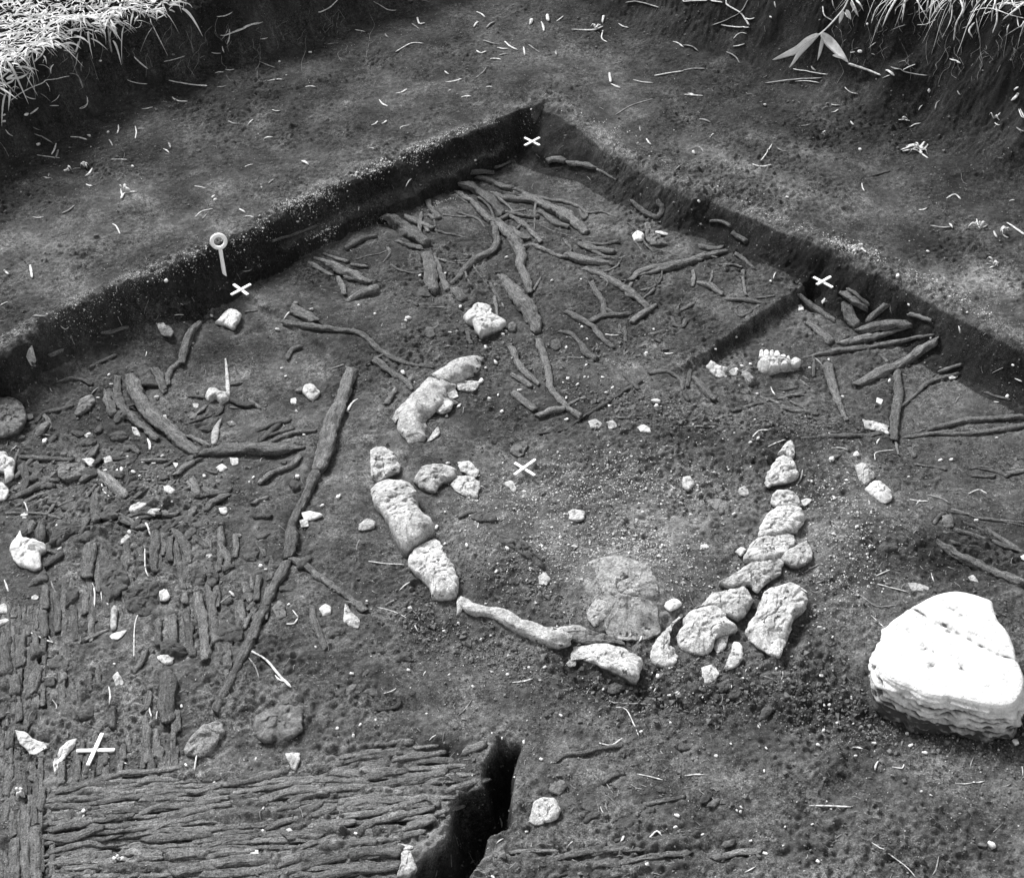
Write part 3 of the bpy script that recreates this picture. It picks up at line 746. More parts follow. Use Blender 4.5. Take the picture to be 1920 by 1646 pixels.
# outlines (tile, height as a share of the half width, squareness, material: outline # label)
STONES = '''
E .7 2.6 lime: 522,532 612,540 642,592 592,600 550,585 # small wedge block inside the crack of the upper arc
E .7 2.6 lime: 492,612 560,592 612,630 600,670 540,690 498,662 # knob on the inner side of the largest cracked block
E .4 2.4 lime: 640,502 760,512 740,560 690,572 640,560
E .6 2.4 lime: 280,722 300,680 360,622 430,570 442,585 330,690 302,742 # thin pale splinter along the outer side of the largest cracked block
E .6 2.4 lime: 470,842 530,768 546,800 502,832
E .75 3 lime: 165,902 190,885 240,880 282,910 326,970 320,1010 260,1030 202,1062 165,1032 # stubby pale stone at the top end of the pitted column
E .85 3.2 lime: 165,1100 190,1060 250,1035 330,1040 370,1070 420,1150 432,1220 505,1320 500,1350 372,1446 330,1420 250,1290 182,1172 # long pitted cylinder of pale rock, biggest of the left column
E .8 3.2 lime: 370,1470 402,1430 500,1372 540,1390 560,1450 612,1530 642,1612 636,1690 505,1695 490,1646 430,1580 380,1530 # lower cylinder of pale rock with a fractured upper face
E .7 2.6 bone: 400,1050 440,990 500,976 600,985 642,1010 618,1058 560,1062 510,1112 440,1090 # knobby bleached lump like a bone end beside the pitted column
E .6 2.4 bone: 600,1080 640,1030 680,1040 740,1040 762,1090 745,1150 690,1135 632,1112
E .35 2.4 bone: 640,960 700,950 760,1000 740,1040 660,1010
E .5 2.4 bone: 885,1072 935,1055 966,1100 952,1130 925,1102 905,1085 # small curled bone fragment close to the central cross
E .7 3.4 white: 1255,1230 1290,1218 1340,1235 1336,1272 1300,1284 1258,1270 # smooth squarish white pebble alone on the hearth
E .5 2.6 grey: 940,872 1000,845 1030,860 1002,910 975,926 935,900 # flat grey stone just beyond the central cross
E .6 2.4 lime: 95,1300 140,1268 186,1290 182,1320 140,1332 96,1330
E .62 3.9 white: 675,152 750,85 790,82 828,105 832,140 905,182 890,202 800,245 765,266 735,230 730,195 692,182 # waisted white bone like a vertebra in the middle of the far square
E .9 3 grey: 920,195 945,185 966,205 958,232 922,230 # small grey cube at the side of the waisted white bone
E .5 3 clod: 620,195 650,200 682,230 660,242
E .5 3 clod: 680,242 702,240 720,300 700,302
E .5 2.4 grey: 330,190 355,195 360,225 332,225
E .6 2.4 lime: 1360,735 1400,720 1440,745 1425,775 1380,770
E .5 2.4 lime: 1460,735 1500,730 1520,765 1480,775
E .5 2.4 white: 1630,765 1665,752 1702,770 1700,792 1650,790
E .5 2.4 clod: 1160,290 1200,280 1215,320 1180,342 1150,320
E .35 3 clod: 710,1235 780,1225 840,1250 855,1290 770,1290 715,1260
E .3 3 clod: 850,1340 960,1345 1060,1440 1150,1540 1080,1520 960,1440 870,1390 # long low ridge of hardened soil inside the left column
E .5 2.4 lime: 1085,1590 1120,1570 1152,1600 1130,1632 1090,1625
Z .10 2.0 dull: 240,340 420,300 560,355 650,400 700,480 700,600 735,690 750,740 660,790 520,815 390,800 355,740 350,600 310,470 # broad flat slab of pale rock sunk in the near side of the hearth
Z .5 2.6 lime: 225,680 260,640 310,620 370,660 370,710 320,740 280,765 240,730 # small stone resting against the broad flat slab
Z .8 2.6 white: 752,630 800,600 850,598 880,630 860,655 800,680 765,660 # little white stone beyond the forked pale stone
Z .7 2.4 lime: 850,735 870,700 885,715 800,800 782,870 790,920 850,985 845,1030 780,1070 700,1055 662,980 680,920 730,860 # club-shaped pale stone left of the big round one
Z .8 2.8 lime: 840,850 900,790 905,730 960,680 1100,655 1160,690 1200,750 1262,790 1262,815 1180,840 1110,880 1080,950 1040,975 900,950 860,910 # big round pale stone in the lower cluster
Z .7 2.6 lime: 1100,920 1150,860 1200,855 1190,930 1130,975 # nub of stone tucked under the big round pale stone
Z .6 2.6 lime: 1170,1090 1220,960 1240,890 1280,900 1305,970 1285,1040 1230,1080 # tongue-shaped stone below the big round one
Z .75 2.6 lime: 965,662 1040,610 1090,550 1180,535 1300,518 1350,570 1360,630 1310,700 1260,735 1200,710 1150,670 1080,650 # holed pale stone above the big round one
Z .7 3 lime: 1145,490 1230,450 1350,370 1470,345 1560,310 1580,350 1560,420 1470,480 1400,545 1350,500 1240,520 # arrowhead-shaped pale stone in the right arc
Z .75 3.2 lime: 1320,830 1400,700 1430,620 1490,550 1560,535 1620,520 1700,540 1748,620 1720,680 1650,740 1620,860 1580,940 1555,982 1480,960 1370,890 # large oblong grey-white stone standing apart at the right of the lower cluster
Z .35 2.4 lime: 1010,1080 1090,1050 1145,1110 1100,1170 1040,1180
F .8 2.6 lime: 520,920 570,850 600,835 622,870 616,920 602,942 560,915 # pointed pale stone at the top of the right arc
F .75 2.6 lime: 455,1060 475,1000 520,942 560,925 602,945 627,1010 622,1048 560,1068 500,1075 475,1086 # hollowed pale stone second from the top of the right arc
F .7 3 lime: 485,1190 490,1142 530,1115 590,1115 640,1150 652,1190 602,1196 520,1202 # banded pale block third from the top of the right arc
F .75 3 lime: 520,1206 600,1205 662,1230 672,1280 640,1330 560,1340 480,1360 425,1360 432,1300 470,1240 # cracked block fourth from the top of the right arc
F .7 3 lime: 425,1365 480,1365 560,1345 605,1360 620,1400 540,1480 460,1500 340,1506 330,1480 # pale slab with a clean lower edge in the right arc
F .8 3.4 lime: 552,1480 622,1420 690,1388 716,1440 702,1500 640,1532 602,1530 560,1500 # squarish cracked block beside the slab in the right arc
F .7 2.6 lime: 945,982 990,965 1040,1000 1062,1040 1010,1080 970,1060 960,1012 # upper of two lumpy pale stones right of the arc
F .75 2.6 white: 1010,1102 1050,1065 1100,1070 1150,1110 1150,1160 1110,1176 1050,1142 # lower of two lumpy pale stones right of the arc
F .7 2.4 lime: 942,905 960,895 976,920 960,936 940,930
F .7 2.6 lime: 0,1042 40,1035 66,1080 30,1116 0,1092
F .7 2.4 lime: 305,1112 340,1088 371,1130 350,1146 310,1136
F .6 2.6 pale: 130,1160 182,1160 250,1180 256,1215 210,1242 150,1192 # rotten pale chunk of wood on the hearth
F .8 2.8 white: 290,1450 320,1425 350,1440 322,1476
F .4 2.4 white: 100,1412 120,1402 146,1425 96,1442
F .6 2.4 white: 1070,602 1105,618 1092,642 1068,625
F .6 2.6 lime: 1465,492 1510,475 1516,490 1475,502
F .5 2.6 grey: 1430,1255 1478,1248 1496,1310 1440,1312
F .6 2.6 lime: 1570,1592 1600,1580 1632,1620 1590,1612
F .6 2.4 white: 630,95 655,88 668,120 640,125
F .8 2.6 white: 765,72 785,52 790,65 772,85
F .5 2.6 lime: 650,1170 680,1160 712,1165 690,1190 665,1200
F .5 2.6 clod: 1160,1050 1190,1060 1200,1110 1165,1120
F .8 2.6 clod: 740,855 762,850 768,878 745,885
F .6 2.6 white: 1860,1475 1890,1465 1890,1500 1865,1490
F .7 2.6 bone: 130,432 160,402 200,425 245,445 240,485 200,488 165,474 # jagged white bone piece left of the toothed jaw bone
F .6 2.6 bone: 258,455 280,442 302,450 298,480 262,480
H .6 3 lime: 1262,392 1290,350 1360,352 1450,345 1540,372 1602,420 1656,450 1662,482 1625,562 1540,522 1450,480 1320,420 1268,430 # big bleached stone with a long groove below the pale slab
H .3 2.6 grey: 1250,300 1330,265 1400,290 1500,310 1560,350 1450,340 1350,348 1280,335
H .75 2.4 lime: 1042,1290 1060,1230 1110,1198 1182,1215 1208,1270 1190,1310 1130,1332 1070,1345 1040,1325 # round pitted white stone right of the dark pit
H .6 2.4 grey: 1138,1165 1160,1122 1218,1106 1246,1140 1200,1182
H .7 2.6 clod: 1330,1330 1346,1300 1410,1265 1426,1282 1400,1312 1350,1338
H .8 3 bone: 328,1490 376,1492 418,1600 372,1636 312,1632 330,1550 # bell-shaped pale flint near the mat's lower edge
H .5 2.6 white: 290,1472 320,1455 392,1465 395,1480 345,1490 310,1492 # white chip balanced on the bell-shaped flint
H .4 2.4 lime: 1240,462 1262,445 1292,455 1290,472 1255,475
H .8 3 lime: 12,232 20,140 62,190 102,220 90,266 50,255 # triangular pale stone at the end of the side branch
H .4 2.6 clod: 1320,1200 1380,1180 1420,1230 1380,1280 1330,1260
H .35 2.6 clod: 1480,1340 1560,1300 1640,1320 1600,1370 1520,1375
G .5 3.6 white: 85,838 140,850 210,890 286,906 235,936 180,972 150,940 115,910 # sharp white wedge of stone in the lower left
G .35 3 white: 292,1000 330,930 382,890 426,880 402,930 342,1000 298,1056 # long white flake beside the lower left cross
G .6 2.4 pale: 1015,922 1050,842 1110,802 1200,775 1245,800 1242,832 1200,872 1170,930 1120,962 1042,946 # ragged stump of pale rotten wood at the end of the long branch
G .45 2.4 grey: 1390,792 1412,740 1480,702 1600,690 1672,740 1662,832 1600,872 1540,886 1450,896 1410,852 # wide rough grey stone near the end of the long branch
G .7 2.6 lime: 865,422 900,412 962,430 950,460 912,472 880,446 # lower of the two pale lumps on the smooth board
G .9 2.4 clod: 880,400 890,350 940,335 1022,368 1015,412 940,425
G .7 3 lime: 620,535 650,510 682,570 642,592
G .7 2.6 grey: 510,815 540,780 566,802 546,852 
G .8 3 bone: 1572,962 1610,950 1656,960 1632,1046 1602,1032 # funnel-shaped pale lump on the top edge of the mat
G .8 2.4 white: 1760,160 1790,133 1826,155 1820,190 1780,200
G .6 3 grey: 1500,162 1530,120 1566,132 1572,200 1530,212
G .7 2.6 white: 876,62 910,55 936,90 920,116 880,110
G .7 2.6 lime: -20,142 20,130 40,150 36,182 -20,182
G .7 2.6 white: -20,230 30,215 52,225 10,252 -20,260
G .35 2.6 grey: 855,942 880,910 906,940 890,986 860,970
G .5 3 white: 1576,1376 1616,1365 1602,1406
G .6 3 lime: 1368,1482 1420,1490 1425,1520 1385,1525 # little shell-like cup on the mat
G .4 2.4 clod: 1215,240 1260,225 1330,270 1320,330 1250,345 1205,310
D .5 2.4 grey: -40,600 60,600 130,632 140,700 90,782 -40,790 # wide rough grey stone cut by the left edge of the view
D .8 2.8 white: -20,900 35,905 50,940 82,945 70,1032 30,1062 20,1010 -20,1000
D .8 2.6 white: -20,1062 20,1070 42,1100 36,1152 -20,1162
D .8 2.8 white: 1185,188 1230,132 1272,112 1326,140 1312,180 1286,216 1240,196 # angular white stone just in front of the upper left cross
D .5 2.6 grey: 868,212 920,200 956,240 942,266 890,252 # dull rounded stone half buried in the left slope
D .5 2.6 lime: 145,382 188,358 192,375 165,392
D .9 2.8 white: 1665,572 1680,535 1722,530 1762,572 1750,596 1716,612 1690,596 # small white molar-like stone beside the long branch
D .6 3 white: 1600,612 1630,605 1632,635 1605,636
D .6 2.8 white: 892,1086 935,1088 966,1115 942,1142 902,1112
D .6 2.6 white: 1188,990 1220,968 1250,990 1216,1012 # white shell-like chip below the level log
D .7 2.6 white: 1265,937 1312,938 1312,966 1280,976
D .6 2.6 white: 952,960 982,965 970,992
D .7 2.6 white: 1204,1212 1250,1205 1246,1244 1216,1240
D .6 2.6 white: 1660,1236 1702,1225 1778,1250 1732,1272 1682,1278
D .35 2.6 lime: 1650,1280 1690,1270 1700,1310 1660,1315
D .7 2.8 grey: 320,1012 350,980 440,965 476,990 442,1042 380,1062 330,1042 # large smooth grey stone under the left end of the level stick
D .7 2.8 lime: 710,1216 720,1185 780,1174 812,1190 762,1232 716,1236
D .7 2.8 lime: 810,1242 830,1216 882,1215 852,1256
D .7 2.6 white: 450,942 500,935 536,960 500,982
D .6 2.6 bone: 570,935 610,925 620,950 580,965
D .9 3.4 clod: 1590,1086 1612,1060 1646,1070 1646,1100 1616,1116
D .9 3.4 clod: 1545,962 1580,950 1572,972
D .7 2.4 grey: 1032,702 1050,680 1082,700 1070,726
D .4 2.4 lime: 860,200 905,195 920,225 880,228
D .5 2.4 grey: 410,690 440,610 500,590 520,620 480,670 430,700 # ragged lump of root on the left slope
D .5 2.4 lime: 890,705 910,700 918,730 896,740
D .5 2.4 lime: 460,808 490,798 510,815 480,825
D .4 2.6 lime: 1060,640 1090,635 1100,655 1070,660
U .75 2.8 white: 105,590 120,520 175,440 225,382 252,450 380,480 492,530 490,580 440,622 440,690 426,780 340,796 230,740 140,670 # big rough white stone near the left edge of the view
U .6 3 clod: 540,520 602,370 700,302 830,320 852,370 762,430 700,502 620,540
U .7 2.6 clod: 868,452 950,370 1010,340 1012,440 960,492 880,490
U .4 3 clod: 1100,720 1140,640 1182,690 1250,700 1292,760 1300,830 1340,740 1382,860 1402,920 1382,1000 1250,1102 1202,1152 1140,1052 1110,932
U .3 3.4 clod: 1340,1050 1480,1000 1640,960 1735,950 1735,1232 1602,1332 1442,1252 1380,1150 # broad flat slab of soil-coated wood with a straight side
U .5 3 clod: 300,970 400,890 500,810 520,920 420,950 320,990
U .5 3 clod: 730,1002 790,980 862,1020 862,1100 802,1172 740,1212 728,1100
U .6 3 clod: 880,1472 960,1380 972,1450 932,1492
U .8 2.4 lime: 235,200 270,185 302,215 290,250 240,245
U .8 2.4 lime: 1495,240 1520,228 1540,250 1525,280 1498,275
U .8 2.4 white: 1400,385 1425,365 1448,390 1435,418 1405,412
U .8 2.4 grey: 1190,390 1215,370 1242,390 1225,415 1190,412
U .6 2.6 lime: 1320,540 1332,480 1402,420 1442,440 1382,500
U .7 2.4 white: 1290,590 1312,570 1336,585 1318,612 1292,608
U .8 2.6 lime: 1750,1090 1810,1025 1872,1100 1822,1150 1770,1152 # whitish stone in the gap between boards and slab
U .7 2.4 white: 1155,1175 1182,1150 1212,1180 1190,1200
U .4 2.6 bone: 610,640 640,622 678,630 650,645
U .5 2.6 lime: 345,1110 390,1085 425,1110 400,1140 350,1135
V .6 3 clod: 800,700 850,640 960,682 962,790 830,812
V .5 2.8 clod: 940,550 1000,540 1082,600 1112,740 1042,832 980,780 1000,652
V .7 3 lime: 985,480 1030,455 1052,480 1010,505
V .6 2.8 grey: 1720,1042 1800,982 1842,1040 1782,1142 1740,1100
V .5 2.4 lime: 500,880 540,850 570,910 560,960 480,965
V .3 2.4 clod: 1380,380 1500,340 1560,420 1500,540 1400,520
W .5 3 clod: 660,722 740,602 820,632 790,742 702,772
W .4 3 clod: 380,480 392,410 460,400 462,482
W .3 3.2 clod: 400,270 520,230 590,290 560,350 430,330
Q .6 3 grey: 565,235 600,232 628,275 700,325 725,368 620,372 580,340 # grey boot-shaped stone between two white chips near the U-shaped stub
Q .7 2.6 white: 480,310 520,275 566,300 560,346 500,352
Q .5 2.6 white: 635,285 690,280 738,296 730,308 670,302
R .6 2.6 clod: 1490,1032 1500,972 1560,980 1566,1040 1530,1060
R .4 3 clod: 1418,732 1440,680 1502,650 1522,725
M .6 2.6 grey: 1210,642 1230,590 1292,570 1322,640 1290,672
M .6 2.6 clod: 790,300 822,260 862,322 830,360
M .4 2.6 lime: 920,1160 990,1150 1100,1180 1090,1215 960,1230
M .7 2.6 clod: 660,850 720,800 800,830 840,860 700,880
S .6 2.6 clod: 960,650 1000,640 1005,680 965,690
S .4 2.6 lime: 1290,480 1400,500 1490,530 1450,580 1330,560
N .6 2.6 grey: 1460,570 1500,550 1538,575 1520,612 1470,600
N .5 2.6 lime: 1255,580 1300,575 1305,640 1270,650
N .6 2.6 lime: 1030,670 1070,680 1100,740 1050,730
N .5 2.6 grey: 1770,630 1820,620 1850,650 1800,665
N .6 2.4 grey: 200,570 250,560 260,600 215,610
N .6 2.6 clod: 670,740 720,715 740,750 700,770
O .5 2.6 clod: 610,780 700,760 760,800 700,860 630,870
O .5 2.6 clod: 1560,720 1700,690 1760,740 1640,770
'''
PEBBLES = '''
E 9: 185,143 | E 8: 95,95 | E 11: 655,103 | E 8: 765,290 | E 12: 795,325 | E 13: 860,385 | E 14: 852,410 | E 8: 795,440 | E 16: 340,465 | E 18: 770,515 | E 12: 740,622 | E 17: 650,652 | E 12: 885,680 | E 11: 1240,605 | E 11: 1240,725 | E 13: 1410,318
E 9: 1350,425 | E 13: 1250,500 | E 12: 1300,533 | E 9: 1460,577 | E 11: 1495,550 | E 9: 1440,493 | E 8: 1340,490 | E 13: 980,565 | E 9: 1220,522 | E 11: 590,965 | E 11: 1010,1122 | E 9: 1480,650 | E 22: 1735,625 | E 16: 1735,652 | E 10: 600,245 | E 9: 1325,215
E 16: 368,165 | E 10: 355,180 | E 12: 890,255 | E 10: 908,238 | E 10: 1720,228 | E 8: 1355,282 | E 10: 1240,328 | E 12: 815,610 | E 9: 865,590 | E 9: 570,1235 | E 12: 690,1420 | E 12: 570,1410 | E 14: 915,1435 | E 12: 855,1560 | E 8: 1125,1435 | E 16: 525,1320
B 11: 912,1418 | B 12: 572,1508 | B 8: 432,1520 | B 8: 1320,1540 | B 6: 475,895 | B 8: 738,884 | B 9: 1160,1545 | B 26: 1635,1300
D 10: 600,478 | D 8: 613,530 | D 14: 865,600 | D 8: 1553,442 | D 16: 1630,85 | D 12: 1718,118 | D 14: 1528,228 | D 8: 1575,487 | D 8: 1065,305 | D 9: 1165,152 | D 10: 540,605 | D 9: 780,610 | D 11: 1675,810 | D 9: 1635,680 | D 12: 1305,858 | D 9: 490,852
D 18: 245,845 | D 9: 110,1078 | D 13: 645,1008 | D 12: 715,995 | D 16: 670,1000 | D 16: 718,1108 | D 13: 1125,1035 | D 9: 770,1035 | D 9: 1375,1068 | D 10: 1395,1045 | D 14: 755,1275 | D 16: 1865,1150 | D 12: 1775,1198 | D 9: 312,1308 | D 11: 325,1438 | D 17: 1640,1040
D 12: 795,958 | D 14: 850,965 | D 9: 895,925 | D 18: 135,1255 | D 11: 1270,745 | D 9: 1465,1550 | D 14: 1435,1532 | D 10: 580,1005 | D 12: 735,1015 | D 13: 490,805 | D 10: 1078,700 | D 12: 1145,1475
F 9: 180,338 | F 8: 295,270 | F 14: 325,430 | F 12: 295,450 | F 12: 372,420 | F 14: 905,228 | F 10: 860,585 | F 9: 880,598 | F 18: 1010,760 | F 14: 1128,798 | F 9: 805,395 | F 10: 1368,275 | F 10: 1245,92 | F 14: 1790,598 | F 10: 1820,425 | F 11: 1140,512
F 9: 410,583 | F 12: 415,828 | F 12: 372,852 | F 8: 375,985 | F 22: 850,928 | F 17: 820,940 | F 12: 1420,948 | F 11: 45,1250 | F 12: 285,1245 | F 17: 660,1200 | F 12: 1480,945 | F 8: 700,440 | F 12: 1620,1280 | F 8: 1730,825 | F 14: 1130,1632 | F 9: 1245,1040
I 11: 750,912 | I 13: 1155,716 | I 16: 1245,776 | I 18: 1140,950 | I 17: 1330,956 | I 9: 267,906 | I 12: 182,972 | I 9: 322,1254 | I 9: 318,1278 | I 8: 298,1272 | I 11: 370,1517 | I 14: 745,1552 | I 11: 450,1055 | I 10: 740,692 | I 9: 780,693 | I 11: 808,690
I 9: 805,660 | I 9: 825,320 | I 18: 1222,1112 | I 9: 515,492 | I 8: 332,545 | I 12: 775,835 | I 9: 715,1348 | I 9: 565,1365 | I 10: 375,1440 | I 11: 1235,850 | I 14: 1255,915 | I 12: 1055,902 | I 9: 850,790 | I 9: 600,425 | I 9: 780,272 | I 12: 755,265
I 8: 705,205 | I 9: 110,1405 | I 14: 455,1510 | I 9: 1315,1168 | I 8: 1370,1190 | I 22: 1835,895 | I 20: 1650,1465 | I 22: 1700,1458 | I 9: 952,972 | I 9: 460,930
H 11: 1035,485 | H 13: 725,590 | H 14: 1745,535 | H 11: 1210,750 | H 11: 1005,895 | H 13: 1100,990 | H 9: 885,875 | H 9: 470,740 | H 9: 190,775 | H 9: 105,800 | H 11: 65,862 | H 9: 595,525 | H 11: 915,525 | H 10: 1595,305 | H 10: 565,285 | H 10: 770,330
H 11: 1840,1365 | H 9: 1815,790 | H 12: 1650,840 | H 13: 370,500 | H 12: 1120,485 | H 9: 1095,555 | H 9: 1445,605 | H 10: 1810,640 | H 9: 140,120 | H 11: 55,520 | H 14: 80,1400 | H 9: 1020,1390 | H 12: 835,1638 | H 12: 1685,1568 | H 16: 1850,1300
G 11: 595,128 | G 9: 630,465 | G 13: 1000,700 | G 11: 985,745 | G 9: 1740,372 | G 12: 1860,822 | G 11: 1025,1022 | G 12: 1450,1262 | G 12: 738,1350 | G 9: 460,1305 | G 13: 460,1275 | G 9: 1410,990 | G 10: 1590,140 | G 11: 1450,1385 | G 11: 1180,1120 | G 14: 135,1215
A 11: 1175,1085 | A 11: 1187,1100 | A 9: 595,728 | A 8: 555,337 | A 8: 1540,340 | A 12: 370,940 | A 11: 210,795 | A 12: 145,632 | A 11: 20,670 | A 9: 22,635 | A 9: 1710,290 | A 14: 915,1547 | A 8: 1640,1222 | A 9: 730,918 | A 13: 530,1298 | A 11: 490,748
C 13: 978,285 | C 9: 575,1088 | C 9: 978,824 | C 10: 1750,873 | C 9: 1350,1385 | C 9: 452,578 | C 13: 60,840 | C 9: 485,1550 | C 8: 485,95 | C 9: 1018,133 | C 10: 90,1108 | C 16: 1185,1520
'''
